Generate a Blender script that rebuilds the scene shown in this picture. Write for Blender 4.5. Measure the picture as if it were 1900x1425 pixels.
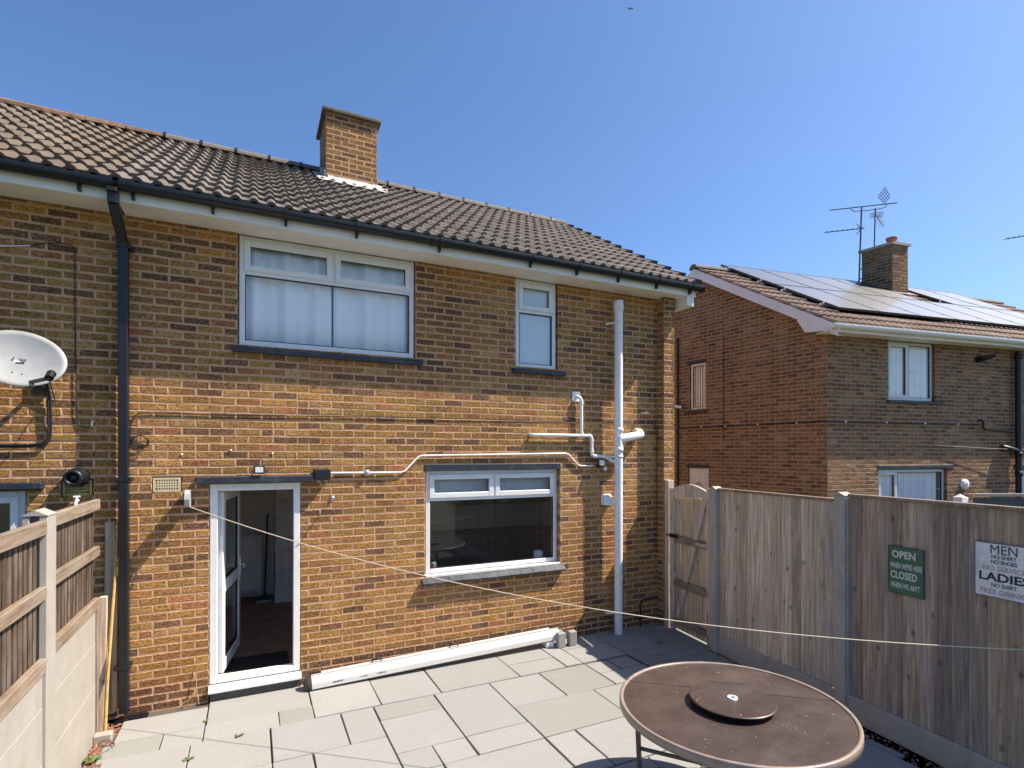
import bpy, bmesh, math, random
from mathutils import Vector, Matrix
random.seed(7)
R = math.radians
sc = bpy.context.scene
for _o in list(bpy.data.objects): bpy.data.objects.remove(_o)

# ---------------------------------------------------------------- camera
CAM = Vector((2.001, -5.942, 2.385))
cam = bpy.data.cameras.new('camera'); cam_o = bpy.data.objects.new('camera', cam)
sc.collection.objects.link(cam_o); sc.camera = cam_o
cam.sensor_width = 36; cam.lens = 36 * 1003.09 / 1900
cam.shift_y = (834.75 - 712.5) / 1900
cam.clip_start = .05; cam.clip_end = 2000
cam_o.location = CAM; cam_o.rotation_euler = (R(90.243), R(-.07), -0.45074)

# ---------------------------------------------------------------- light
SUN_AZ, SUN_EL = R(68.5), R(52)          # azimuth measured from the wall's outward normal (-Y) towards +X
sdir = Vector((math.sin(SUN_AZ) * math.cos(SUN_EL), -math.cos(SUN_AZ) * math.cos(SUN_EL), math.sin(SUN_EL)))
sun = bpy.data.lights.new('sun', 'SUN'); sun.energy = 5.0; sun.angle = R(.53); sun.color = (1, .9, .76)
sun_o = bpy.data.objects.new('sun', sun); sc.collection.objects.link(sun_o)
sun_o.rotation_euler = sdir.to_track_quat('Z', 'Y').to_euler(); sun_o.location = (30, -10, 40)
world = bpy.data.worlds.new('World'); sc.world = world; world.use_nodes = True
wn = world.node_tree.nodes; bg = wn['Background']
sky = wn.new('ShaderNodeTexSky'); sky.sky_type = 'NISHITA'; sky.sun_disc = False
sky.sun_elevation = SUN_EL; sky.sun_rotation = math.atan2(sdir.x, sdir.y)
sky.altitude = 0; sky.air_density = 1.0; sky.dust_density = 1.2; sky.ozone_density = 10.0
world.node_tree.links.new(sky.outputs[0], bg.inputs[0]); bg.inputs[1].default_value = .108
vs = sc.view_settings; vs.view_transform = 'Standard'; vs.look = 'None'; vs.gamma = 1; vs.use_curve_mapping = False
vs.exposure = 0.85
sc.cycles.use_denoising = True
sc.cycles.max_bounces = 8; sc.cycles.transparent_max_bounces = 12
sc.cycles.sample_clamp_indirect = 6

# ---------------------------------------------------------------- helpers
COL = sc.collection
UP = Vector((0, 0, 1))
class Frame:
    """wall frame: u along d, w inwards, z up"""
    def __init__(s, O, d):
        s.O = Vector(O); s.d = Vector(d).normalized(); s.i = UP.cross(s.d)
    def __call__(s, u, w, z): return s.O + s.d * u + s.i * w + UP * z
    def mat(s, u, w, z, sx=1, sy=1, sz=1):
        p = s(u, w, z); d, i = s.d * sx, s.i * sy
        return Matrix(((d.x, i.x, 0, p.x), (d.y, i.y, 0, p.y), (0, 0, sz, p.z), (0, 0, 0, 1)))
WF = Frame((0, 0, 0), (1, 0, 0))

class MB:
    def __init__(s, f=None): s.v = []; s.f = []; s.F = f; s.c = []; s.sm = []; s.mi = []
    def P(s, p): return tuple(s.F(*p)) if s.F else tuple(p)
    def add(s, vs_, fs, col=None, smooth=False, mi=None):
        b = len(s.v); s.v += [s.P(p) for p in vs_]
        for q, f in enumerate(fs):
            s.f.append([b + k for k in f]); s.c.append(col); s.sm.append(smooth); s.mi.append(mi[q] if mi else 0)
    def box(s, x0, x1, y0, y1, z0, z1, ch=0, col=None):
        if x0 > x1: x0, x1 = x1, x0
        if y0 > y1: y0, y1 = y1, y0
        if z0 > z1: z0, z1 = z1, z0
        if ch <= 0:
            v = [(x, y, z) for z in (z0, z1) for y in (y0, y1) for x in (x0, x1)]
            s.add(v, [(0, 2, 3, 1), (4, 5, 7, 6), (0, 1, 5, 4), (2, 6, 7, 3), (0, 4, 6, 2), (1, 3, 7, 5)], col)
            return
        ch = min(ch, (x1 - x0) * .45, (y1 - y0) * .45, (z1 - z0) * .45)
        X, Y, Z = (x0, x1), (y0, y1), (z0, z1); v = []; ix = {}
        for a in (0, 1):
            for b in (0, 1):
                for c in (0, 1):
                    for k in range(3):
                        p = [X[a], Y[b], Z[c]]; sg = [1 - 2 * a, 1 - 2 * b, 1 - 2 * c]
                        for m in range(3):
                            if m != k: p[m] += sg[m] * ch
                        ix[a, b, c, k] = len(v); v.append(tuple(p))
        f = []
        for k in range(3):
            m, n = [q for q in range(3) if q != k]
            for e in (0, 1):
                q = []
                for (s1, s2) in ((0, 0), (1, 0), (1, 1), (0, 1)):
                    t = [0, 0, 0]; t[k] = e; t[m] = s1; t[n] = s2; q.append(ix[t[0], t[1], t[2], k])
                f.append(q)
            for s1 in (0, 1):
                for s2 in (0, 1):
                    t0 = [0, 0, 0]; t0[m] = s1; t0[n] = s2; t1 = list(t0); t1[k] = 1
                    f.append([ix[(*t0, m)], ix[(*t1, m)], ix[(*t1, n)], ix[(*t0, n)]])
        for a in (0, 1):
            for b in (0, 1):
                for c in (0, 1): f.append([ix[a, b, c, k] for k in range(3)])
        s.add(v, f, col)
    def bar(s, p0, p1, wx, wz, up=UP, ch=0):
        p0, p1 = Vector(p0), Vector(p1); a = (p1 - p0); L = a.length; a.normalize()
        b = a.cross(up); b = b.normalized() if b.length > 1e-6 else Vector((1, 0, 0)); c = b.cross(a)
        m = MB(); m.box(0, L, -wx / 2, wx / 2, -wz / 2, wz / 2, ch)
        s.add([p0 + a * v[0] + b * v[1] + c * v[2] for v in m.v], m.f)
    def tube(s, pts, r, n=8, caps=True, smooth=True):
        pts = [Vector(p) for p in pts]; rs = r if isinstance(r, (list, tuple)) else [r] * len(pts)
        vs_, fs = [], []; prev = None
        for k, p in enumerate(pts):
            t = (pts[min(k + 1, len(pts) - 1)] - pts[max(k - 1, 0)]).normalized()
            if prev is None:
                b = t.cross(UP); b = b.normalized() if b.length > 1e-3 else Vector((1, 0, 0))
            else:
                b = prev - t * prev.dot(t); b = b.normalized() if b.length > 1e-6 else prev
            prev = b; c = t.cross(b)
            for j in range(n):
                a = 2 * math.pi * j / n; vs_.append(p + (b * math.cos(a) + c * math.sin(a)) * rs[k])
        m = len(pts)
        for k in range(m - 1):
            for j in range(n):
                fs.append((k * n + j, k * n + (j + 1) % n, (k + 1) * n + (j + 1) % n, (k + 1) * n + j))
        s.add(vs_, fs, None, smooth)
        if caps: s.add(vs_[:n], [tuple(range(n))]); s.add(vs_[-n:], [tuple(range(n))])
    def lathe(s, prof, c=(0, 0, 0), n=48, axis='z', smooth=True):
        vs_, fs = [], []
        for (r, z) in prof:
            for j in range(n):
                a = 2 * math.pi * j / n; x, y = r * math.cos(a), r * math.sin(a)
                vs_.append((c[0] + x, c[1] + y, c[2] + z) if axis == 'z' else (c[0] + x, c[1] + z, c[2] + y))
        for k in range(len(prof) - 1):
            for j in range(n): fs.append((k * n + j, k * n + (j + 1) % n, (k + 1) * n + (j + 1) % n, (k + 1) * n + j))
        s.add(vs_, fs, None, smooth)
    def disc(s, c, r, n=32, axis='z'):
        v = []
        for j in range(n):
            a = 2 * math.pi * j / n; x, y = r * math.cos(a), r * math.sin(a)
            v.append((c[0] + x, c[1] + y, c[2]) if axis == 'z' else (c[0] + x, c[1], c[2] + y))
        s.add(v, [tuple(range(n))])
    def prism(s, poly, u0, u1):
        """polygon in (w,z) extruded along u"""
        n = len(poly); v = [(u0, a, b) for a, b in poly] + [(u1, a, b) for a, b in poly]
        f = [tuple(range(n)), tuple(range(n, 2 * n))] + [(k, (k + 1) % n, n + (k + 1) % n, n + k) for k in range(n)]
        s.add(v, f)
    def prism_w(s, poly, w0, w1):
        """polygon in (u,z) extruded along w"""
        n = len(poly); v = [(a, w0, b) for a, b in poly] + [(a, w1, b) for a, b in poly]
        f = [tuple(range(n)), tuple(range(n, 2 * n))] + [(k, (k + 1) % n, n + (k + 1) % n, n + k) for k in range(n)]
        s.add(v, f)
    def mesh(s, name, mat, recalc=True):
        me = bpy.data.meshes.new(name); me.from_pydata(s.v, [], s.f)
        for m in (mat if isinstance(mat, (list, tuple)) else [mat]): me.materials.append(m)
        if any(s.mi): me.polygons.foreach_set('material_index', s.mi)
        if any(s.sm): me.polygons.foreach_set('use_smooth', s.sm)
        if recalc:
            bm = bmesh.new(); bm.from_mesh(me); bmesh.ops.recalc_face_normals(bm, faces=bm.faces); bm.to_mesh(me); bm.free()
        if any(c is not None for c in s.c):
            at = me.color_attributes.new('tone', 'FLOAT_COLOR', 'CORNER'); dat = []
            for f, c in zip(s.f, s.c):
                c = c or (1, 1, 1); dat += [c[0], c[1], c[2], 1.] * len(f)
            at.data.foreach_set('color', dat)
        me.update(); return me
    def build(s, name, mat, parent=None, **tags):
        return link(name, s.mesh(name, mat), parent, **tags)

def link(name, data, parent=None, mw=None, label=None, cat=None, group=None, kind=None, color=None):
    o = bpy.data.objects.new(name, data); COL.objects.link(o)
    if mw is not None: o.matrix_world = mw
    if parent is not None:
        o.parent = parent
        if parent.type == 'EMPTY': o.matrix_parent_inverse = Matrix.Translation(-parent.location)
    if label: o['label'] = label
    if cat: o['category'] = cat
    if group: o['group'] = group
    if kind: o['kind'] = kind
    if color: o.color = (*color, 1)
    return o
def thing(name, loc, label, cat, group=None):
    o = link(name, None, None, None, label, cat, group); o.location = loc; o.empty_display_size = .2
    return o

# ---------------------------------------------------------------- materials
def nt(name):
    m = bpy.data.materials.new(name); m.use_nodes = True; t = m.node_tree
    return m, t, t.nodes['Principled BSDF']
def N(t, typ, **kw):
    n = t.nodes.new(typ)
    for k, v in kw.items():
        if k.startswith('i_'):
            key = k[2:]; n.inputs[int(key) if key.isdigit() else key].default_value = v
        else: setattr(n, k, v)
    return n
def L(t, a, b): t.links.new(a, b)
def mixc(t, fac, a, b, mode='MIX'):
    n = N(t, 'ShaderNodeMix', data_type='RGBA', blend_type=mode)
    for sock, val in ((n.inputs[0], fac), (n.inputs[6], a), (n.inputs[7], b)):
        if isinstance(val, bpy.types.NodeSocket): L(t, val, sock)
        elif isinstance(val, (int, float)): sock.default_value = val
        else: sock.default_value = (*val[:3], 1)
    return n.outputs[2]
def noise(t, vec, scale, detail=4, rough=.6, dist=0):
    n = N(t, 'ShaderNodeTexNoise'); n.inputs['Scale'].default_value = scale; n.inputs['Detail'].default_value = detail
    n.inputs['Roughness'].default_value = rough; n.inputs['Distortion'].default_value = dist
    if vec is not None: L(t, vec, n.inputs['Vector'])
    return n.outputs['Fac']
def ramp(t, fac, a, b, lo=0., hi=1.):
    n = N(t, 'ShaderNodeMapRange'); n.inputs[1].default_value = a; n.inputs[2].default_value = b
    n.inputs[3].default_value = lo; n.inputs[4].default_value = hi; L(t, fac, n.inputs[0]); return n.outputs[0]
def mapping(t, vec, sc_=(1, 1, 1), rot=(0, 0, 0)):
    n = N(t, 'ShaderNodeMapping'); n.inputs['Scale'].default_value = sc_; n.inputs['Rotation'].default_value = rot
    L(t, vec, n.inputs['Vector']); return n.outputs[0]
def bump(t, h, strength, dist, bs, prev=None):
    n = N(t, 'ShaderNodeBump'); n.inputs['Strength'].default_value = strength; n.inputs['Distance'].default_value = dist
    L(t, h, n.inputs['Height'])
    if prev is not None: L(t, prev, n.inputs['Normal'])
    if bs is not None: L(t, n.outputs[0], bs.inputs['Normal'])
    return n.outputs[0]
def wpos(t): return N(t, 'ShaderNodeNewGeometry').outputs['Position']
def tone_src(t, src):
    if src == 'attr':
        n = N(t, 'ShaderNodeAttribute', attribute_name='tone'); return n.outputs['Color']
    return N(t, 'ShaderNodeObjectInfo').outputs['Color']
def plain(name, col, rough=.5, var=.12, scale=9., bmp=0., bscale=60., spec=.5, metal=0., dirt=None):
    m, t, b = nt(name); p = wpos(t)
    f = noise(t, p, scale, 5)
    c = mixc(t, ramp(t, f, .3, .7), tuple(x * (1 - var) for x in col), tuple(min(1, x * (1 + var)) for x in col))
    if dirt: c = mixc(t, ramp(t, noise(t, p, scale * .37, 6, .7), .5, .75, 0, dirt[1]), c, dirt[0])
    L(t, c, b.inputs['Base Color']); b.inputs['Roughness'].default_value = rough; b.inputs['Metallic'].default_value = metal
    b.inputs['Specular IOR Level'].default_value = spec
    if bmp: bump(t, noise(t, p, bscale, 4), bmp, .004, b)
    return m
def brick_mat(name, src):
    m, t, b = nt(name); p = wpos(t); base = tone_src(t, src)
    n1 = noise(t, mapping(t, p, (30, 30, 62)), 1, 6, .75); n2 = noise(t, mapping(t, p, (42, 42, 60)), 1.0, 5, .75, .3); n3 = noise(t, mapping(t, p, (11, 11, 48)), 1, 5, .7, .4); cloud = noise(t, p, 1.4, 5, .65)
    dk = mixc(t, 1.0, base, (.34, .29, .26), 'MULTIPLY')
    c = mixc(t, ramp(t, n1, .42, .545, .95, 0), base, dk)
    c = mixc(t, ramp(t, n2, .52, .6, 0, .7), c, mixc(t, .55, base, (.7, .46, .22)))
    fis = N(t, 'ShaderNodeMath', operation='ABSOLUTE'); sub = N(t, 'ShaderNodeMath', operation='SUBTRACT'); sub.inputs[1].default_value = .5; L(t, n3, sub.inputs[0]); L(t, sub.outputs[0], fis.inputs[0])
    c = mixc(t, ramp(t, fis.outputs[0], .0, .022, .75, 0), c, (.07, .045, .028))
    c = mixc(t, ramp(t, noise(t, p, 95, 3, .8), .56, .64, 0, .55), c, (.08, .055, .035))
    c = mixc(t, ramp(t, cloud, .42, .68, 0, .45), c, dk)
    c = mixc(t, ramp(t, noise(t, mapping(t, p, (5, 5, .7)), 1, 4, .6), .5, .72, 0, .5), c, dk)
    L(t, c, b.inputs['Base Color']); b.inputs['Roughness'].default_value = .9; b.inputs['Specular IOR Level'].default_value = .2
    q = bump(t, n1, .9, .009, None); bump(t, n2, .6, .006, b, q)
    return m
def smear_mat(name, src, mcol):
    m, t, b = nt(name); p = wpos(t); base = tone_src(t, src)
    n1 = noise(t, p, 38, 4, .7); dk = mixc(t, 1.0, base, (.6, .55, .5), 'MULTIPLY')
    c = mixc(t, ramp(t, n1, .42, .54), dk, mcol)
    L(t, c, b.inputs['Base Color']); b.inputs['Roughness'].default_value = .95; b.inputs['Specular IOR Level'].default_value = .2
    bump(t, noise(t, p, 90, 4), .6, .004, b); return m
def mortar_mat(name, col):
    m, t, b = nt(name); p = wpos(t)
    c = mixc(t, ramp(t, noise(t, p, 6, 5), .3, .7), tuple(x * .8 for x in col), col)
    c = mixc(t, ramp(t, noise(t, p, 90, 3), .5, .75, 0, .4), c, tuple(x * .55 for x in col))
    L(t, c, b.inputs['Base Color']); b.inputs['Roughness'].default_value = .95; b.inputs['Specular IOR Level'].default_value = .2
    bump(t, noise(t, p, 130, 3), .5, .003, b); return m
def tile_mat(name, src, lich):
    m, t, b = nt(name); p = wpos(t); base = tone_src(t, src)
    c = mixc(t, ramp(t, noise(t, p, 14, 5, .7), .35, .7, 0, .55), base, mixc(t, .5, base, (.08, .065, .05)))
    c = mixc(t, ramp(t, noise(t, p, 130, 3, .7), .5, .75, 0, .5), c, (.09, .075, .06))
    if lich:
        c = mixc(t, ramp(t, noise(t, p, 26, 6, .75), .55, .68, 0, .8), c, (.23, .2, .13))
        c = mixc(t, ramp(t, noise(t, p, 41, 5, .75), .6, .68, 0, .8), c, (.09, .07, .045))
        c = mixc(t, ramp(t, noise(t, p, 9, 5, .75), .64, .72, 0, .7), c, (.34, .28, .08))
    L(t, c, b.inputs['Base Color']); b.inputs['Roughness'].default_value = .85; b.inputs['Specular IOR Level'].default_value = .3
    bump(t, noise(t, p, 90, 4), .5 if not lich else .8, .004, b); return m
def slab_mat(name):
    m, t, b = nt(name); p = wpos(t); base = tone_src(t, 'obj')
    c = mixc(t, ramp(t, noise(t, p, 2.6, 5, .65, .6), .35, .7, 0, .45), base, mixc(t, .5, base, (.24, .225, .19)))
    c = mixc(t, ramp(t, noise(t, p, 34, 5, .7), .5, .75, 0, .4), c, (.2, .19, .165))
    c = mixc(t, ramp(t, noise(t, mapping(t, p, (3, 14, 3)), 1, 4, .6, .8), .55, .75, 0, .3), c, (.36, .33, .285))
    c = mixc(t, ramp(t, noise(t, p, 5.5, 5, .9), .62, .7, 0, .4), c, (.15, .135, .11))
    c = mixc(t, ramp(t, noise(t, p, 18, 4, .8), .66, .7, 0, .6), c, (.42, .41, .39)); c = mixc(t, ramp(t, noise(t, p, 60, 3, .8), .68, .72, 0, .7), c, (.12, .11, .09))
    L(t, c, b.inputs['Base Color']); b.inputs['Roughness'].default_value = .82; b.inputs['Specular IOR Level'].default_value = .3
    n1 = bump(t, noise(t, p, 9, 5), .3, .006, None); bump(t, noise(t, p, 120, 3), .25, .002, b, n1); return m
def wood_mat(name, dark, light, axis='z', knots=True, grey=.4, paint=False):
    m, t, b = nt(name); oi = N(t, 'ShaderNodeObjectInfo'); tc = N(t, 'ShaderNodeTexCoord')
    add = N(t, 'ShaderNodeVectorMath', operation='MULTIPLY_ADD'); L(t, oi.outputs['Random'], add.inputs[0])
    add.inputs[1].default_value = (17, 31, 23); L(t, tc.outputs['Object'], add.inputs[2]); v = add.outputs[0]
    s1 = {'z': (60, 60, 2.2), 'x': (2.2, 60, 60), 'y': (60, 2.2, 60)}[axis]; s2 = {'z': (14, 14, 1.0), 'x': (1, 14, 14), 'y': (14, 1, 14)}[axis]
    g = noise(t, mapping(t, v, s1), 1, 4, .6, .6); g2 = noise(t, mapping(t, v, s2), 1, 4, .6, 1.2)
    c = mixc(t, ramp(t, g, .36, .64), dark, light)
    c = mixc(t, ramp(t, g2, .48, .7, 0, .45), c, tuple(x * .55 for x in dark))
    c = mixc(t, ramp(t, noise(t, v, 2.3, 4), .4, .7, 0, grey), c, (.4, .36, .33))
    if knots:
        vo = N(t, 'ShaderNodeTexVoronoi'); vo.inputs['Scale'].default_value = 1; vo.inputs['Randomness'].default_value = 1
        s3 = {'z': (8, 8, 4.6), 'x': (4.6, 8, 8), 'y': (8, 4.6, 8)}[axis]
        L(t, mapping(t, v, s3), vo.inputs['Vector'])
        c = mixc(t, ramp(t, vo.outputs['Distance'], .05, .17, .62, 0), c, (.035, .025, .018))
    tint = mixc(t, 1.0, c, oi.outputs['Color'], 'MULTIPLY')
    L(t, tint, b.inputs['Base Color']); b.inputs['Roughness'].default_value = .85; b.inputs['Specular IOR Level'].default_value = .25
    bump(t, g, .45, .003, b); return m
def concrete_mat(name, col, stain=(.2, .17, .13), amt=.35):
    m, t, b = nt(name); p = wpos(t)
    c = mixc(t, ramp(t, noise(t, p, 5, 6, .7), .3, .7), tuple(x * .82 for x in col), col)
    c = mixc(t, ramp(t, noise(t, mapping(t, p, (7, 7, 1.6)), 1, 5, .7), .52, .75, 0, amt), c, stain)
    c = mixc(t, ramp(t, noise(t, p, 160, 2), .58, .75, 0, .45), c, tuple(x * .5 for x in col))
    L(t, c, b.inputs['Base Color']); b.inputs['Roughness'].default_value = .9; b.inputs['Specular IOR Level'].default_value = .25
    bump(t, noise(t, p, 110, 4), .4, .003, b); return m
def glass_mat(name, tint=(.86, .9, .9), ior=1.55):
    m = bpy.data.materials.new(name); m.use_nodes = True; t = m.node_tree; t.nodes.remove(t.nodes['Principled BSDF'])
    tr = N(t, 'ShaderNodeBsdfTransparent'); tr.inputs[0].default_value = (*tint, 1)
    gl = N(t, 'ShaderNodeBsdfGlossy'); gl.inputs['Roughness'].default_value = .01; gl.inputs[0].default_value = (1, 1, 1, 1)
    lw = N(t, 'ShaderNodeLayerWeight'); lw.inputs[0].default_value = .5; f0 = ((ior - 1) / (ior + 1)) ** 2
    pw = N(t, 'ShaderNodeMath', operation='POWER'); pw.inputs[1].default_value = 5; L(t, lw.outputs['Facing'], pw.inputs[0])
    fr = N(t, 'ShaderNodeMath', operation='MULTIPLY_ADD'); fr.inputs[1].default_value = 1 - f0; fr.inputs[2].default_value = f0; L(t, pw.outputs[0], fr.inputs[0])
    mx = N(t, 'ShaderNodeMixShader'); L(t, fr.outputs[0], mx.inputs[0]); L(t, tr.outputs[0], mx.inputs[1]); L(t, gl.outputs[0], mx.inputs[2])
    L(t, mx.outputs[0], t.nodes['Material Output'].inputs[0]); return m

M = {}
M['brick_obj'] = brick_mat('brick face', 'obj'); M['brick_attr'] = brick_mat('brick face joined', 'attr')
M['smear_obj'] = smear_mat('brick arris', 'obj', (.6, .365, .225)); M['smear_attr'] = smear_mat('brick arris joined', 'attr', (.58, .355, .22))
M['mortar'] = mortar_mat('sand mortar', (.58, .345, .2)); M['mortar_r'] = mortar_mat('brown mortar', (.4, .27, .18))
M['tile_obj'] = tile_mat('concrete tile', 'obj', False); M['tile_old'] = tile_mat('lichen tile', 'obj', True); M['tile_attr'] = tile_mat('concrete tile joined', 'attr', False)
M['upvc'] = plain('white upvc', (.76, .755, .735), .35, .05, 5, dirt=((.5, .47, .4), .25))
M['white'] = plain('white plastic', (.82, .815, .8), .4, .06, 7, dirt=((.45, .42, .36), .3))
M['fascia'] = plain('white fascia board', (.86, .83, .77), .45, .06, 4, dirt=((.5, .46, .38), .3))
M['navy'] = plain('navy paint', (.02, .024, .036), .5, .25, 14, .3, 80, dirt=((.2, .2, .2), .35))
M['black'] = plain('black plastic', (.009, .01, .013), .42, .2, 8)
M['rubber'] = plain('black cable', (.015, .015, .016), .55, .2, 20)
M['grey'] = plain('grey metal', (.4, .41, .42), .45, .1, 30, metal=.0)
M['steel'] = plain('galvanised steel', (.5, .5, .5), .4, .15, 30, metal=.8)
M['dark_metal'] = plain('dark metal', (.05, .05, .055), .5, .2, 30)
M['concrete'] = concrete_mat('concrete', (.5, .43, .355), (.2, .16, .11), .4)
M['concrete_grey'] = concrete_mat('grey concrete', (.33, .325, .31), (.15, .14, .12), .4)
M['concrete_pale'] = concrete_mat('pale concrete', (.4, .37, .325), (.35, .28, .19), .35)
M['fence_wood'] = wood_mat('weathered fence board', (.4, .31, .23), (.76, .63, .5), 'z', True, .45)
M['fence_dark'] = wood_mat('dark stained slat', (.05, .034, .024), (.12, .085, .06), 'z', False, .3)
M['rail_wood'] = wood_mat('weathered rail', (.16, .112, .075), (.32, .24, .165), 'y', False, .35)
M['rail_x'] = wood_mat('weathered batten', (.17, .125, .085), (.36, .28, .2), 'z', False, .3)
M['glass'] = glass_mat('window glass', (.97, .98, .98), 1.5); M['glass_dark'] = glass_mat('kitchen glass', (.9, .91, .91), 1.65)
M['slab'] = slab_mat('sandstone slab')
M['joint'] = plain('dark joint grit', (.09, .08, .065), .95, .35, 40, .6, 150)
M['soil'] = plain('red gravel soil', (.16, .085, .055), .95, .4, 40, .9, 120, dirt=((.05, .04, .03), .8))
M['ground'] = plain('garden ground', (.045, .055, .022), .95, .35, 3, .6, 30)
M['room'] = plain('plaster wall', (.84, .78, .7), .9, .06, 3)
M['wallpaper'] = plain('pale wallpaper', (.8, .73, .73), .9, .2, 8)
M['floor_wood'] = plain('dark laminate', (.3, .17, .11), .45, .3, 5)
M['gutter'] = plain('black gutter', (.007, .009, .013), .4, .2, 6)
M['upvc_r'] = plain('cream upvc', (.7, .69, .66), .4, .06, 6)
M['curtain'] = plain('white curtain', (.95, .95, .95), .9, .03, 4)
M['ridge'] = plain('grey ridge tile', (.15, .132, .12), .85, .2, 12, .5, 70)
M['ridge_old'] = plain('mossy brown ridge', (.19, .115, .075), .95, .4, 14, .9, 40, dirt=((.1, .08, .05), .6))
M['lead'] = plain('white lead flashing', (.45, .445, .44), .6, .2, 18, .4, 30)

# ---------------------------------------------------------------- ground and patio
g = MB(); g.add([(-300, -300, -.12), (300, -300, -.12), (300, 300, -.12), (-300, 300, -.12)], [(0, 1, 2, 3)])
g.build('ground', M['ground'], kind='structure')
pb = MB(); pb.box(.86, 6.95, -4.75, .0, -.11, -.02)
patio = pb.build('patio', M['joint'], kind='structure')

# slabs, laid on a 295 mm module: a first course of cut slabs along the house and a random pattern beyond
slabs = [(1.0, 1.65, -.53, -.14), (.94, 1.345, -.835, -.535), (1.355, 1.65, -.835, -.535),
         (1.66, 2.525, -.525, -.01), (1.66, 2.235, -.82, -.53), (2.245, 2.525, -.82, -.53),
         (2.535, 3.12, -.795, -.01), (3.13, 3.715, -.79, -.01), (3.725, 4.59, -.785, -.01), (4.6, 5.18, -.46, -.01), (4.6, 5.18, -.78, -.47),
         (5.19, 5.4, -.76, -.01), (5.41, 6.02, -.335, -.01), (5.41, 6.02, -.76, -.345)]
right = [(6.04, 6.655, -.655, -.01), (6.665, 7.3, -.655, -.01), (6.04, 6.24, -.93, -.665), (6.25, 6.655, -.93, -.665), (6.665, 7.3, -.93, -.665),
         (6.04, 6.4, -1.11, -.94), (6.41, 7.2, -1.11, -.94), (6.04, 6.45, -1.5, -1.12), (6.46, 6.98, -1.5, -1.12)]
U = .2945; X0 = 1.57 - U * 2; Y0 = -.805
NX, NY = 20, 13; used = [[False] * NY for _ in range(NX)]
def put(i, j, w, h):
    if i < 0 or j < 0 or i + w > NX or j + h > NY: return False
    if any(used[a][b] for a in range(i, i + w) for b in range(j, j + h)): return False
    for a in range(i, i + w):
        for b in range(j, j + h): used[a][b] = True
    gap = random.uniform(.0045, .0075)
    x0, x1 = X0 + i * U + gap, X0 + (i + w) * U - gap
    y1, y0 = Y0 - j * U - gap, Y0 - (j + h) * U + gap
    xe = 6.93 + (y0 + 1.1) * .115
    x1 = min(x1, xe)
    if x1 - x0 > .06: slabs.append((x0, x1, y0, y1))
    return True
for a in [(0, 0, 2, 2), (2, 0, 2, 2), (4, 0, 2, 2), (6, 0, 1, 2), (7, 0, 2, 1), (7, 1, 2, 2), (9, 0, 2, 3), (11, 0, 2, 2), (13, 0, 2, 2), (11, 2, 3, 2),
          (14, 2, 2, 2), (9, 3, 2, 1), (8, 3, 1, 1), (7, 3, 1, 1), (5, 2, 2, 2), (4, 2, 1, 1), (8, 4, 3, 2), (11, 4, 1, 2), (12, 4, 2, 2), (6, 4, 2, 2),
          (15, 0, 1, 1), (15, 1, 2, 1)]: put(*a)
for i in range(15, NX):
    for j in range(0, 2):
        if X0 + i * U > 5.95 and Y0 - j * U > -1.5: used[i][j] = True
for j in range(NY):
    for i in range(NX):
        if used[i][j]: continue
        opts = [(3, 2), (2, 2), (2, 2), (2, 1), (1, 2), (2, 3), (1, 1)]; random.shuffle(opts); opts.append((1, 1))
        for w, h in opts:
            if put(i, j, w, h): break
for k, (x0, x1, y0, y1) in enumerate(slabs + right):
    s = MB(); w, h = x1 - x0, y1 - y0
    s.box(-w / 2, w / 2, -h / 2, h / 2, -.05, 0, .004); jt = {}
    for q_, v_ in enumerate(s.v):
        kk = (v_[0] > 0, v_[1] > 0); jt.setdefault(kk, (random.uniform(-.004, .004), random.uniform(-.004, .004))); s.v[q_] = (v_[0] + jt[kk][0], v_[1] + jt[kk][1], v_[2])
    v = random.uniform(.9, 1.06); base = random.choice([(.31, .308, .303), (.3, .299, .29), (.32, .317, .311), (.272, .272, .255), (.305, .305, .301), (.325, .32, .312)])
    dz = random.uniform(-.0025, .0025)
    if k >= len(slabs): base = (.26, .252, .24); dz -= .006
    tl = Matrix.Rotation(random.uniform(-.002, .002), 4, 'X') @ Matrix.Rotation(random.uniform(-.002, .002), 4, 'Y')
    link('paving_slab', s.mesh('paving_slab', M['slab']), patio, Matrix.Translation(((x0 + x1) / 2, (y0 + y1) / 2, dz)) @ tl, color=tuple(c * v for c in base))
sb = MB(); sb.box(.8, .98, -.9, -.3, -.1, -.03); sb.box(.8, 1.0, -.3, -.005, -.1, -.02)
sb.box(6.55, 7.12, -7.5, -1.1, -.11, -.02); sb.box(6.96, 8.4, -1.1, -.0, -.11, -.028)
sb.build('soil_strip', M['soil'], kind='structure')
gr = MB()
for k in range(900):
    if k < 420: x, y, z = random.uniform(.85, 1.0), random.uniform(-.95, -.08), -.02
    else:
        y = random.uniform(-4.2, -1.25); xf = 7.03 + (y + 1.08) * .11; x, z = random.uniform(xf - .17, xf), -.015
    r = random.uniform(.006, .015); a = random.uniform(0, 3)
    c, s_ = math.cos(a) * r, math.sin(a) * r
    gr.add([(x + c, y + s_, z), (x - s_, y + c, z), (x - c, y - s_, z), (x + s_, y - c, z), (x, y, z + r)], [(0, 1, 4), (1, 2, 4), (2, 3, 4), (3, 0, 4)])
gr.build('gravel', plain('red brick gravel', (.3, .14, .09), .95, .5, 60), kind='stuff', label='loose red brick gravel and dirt along the patio edges', cat='gravel')

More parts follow.
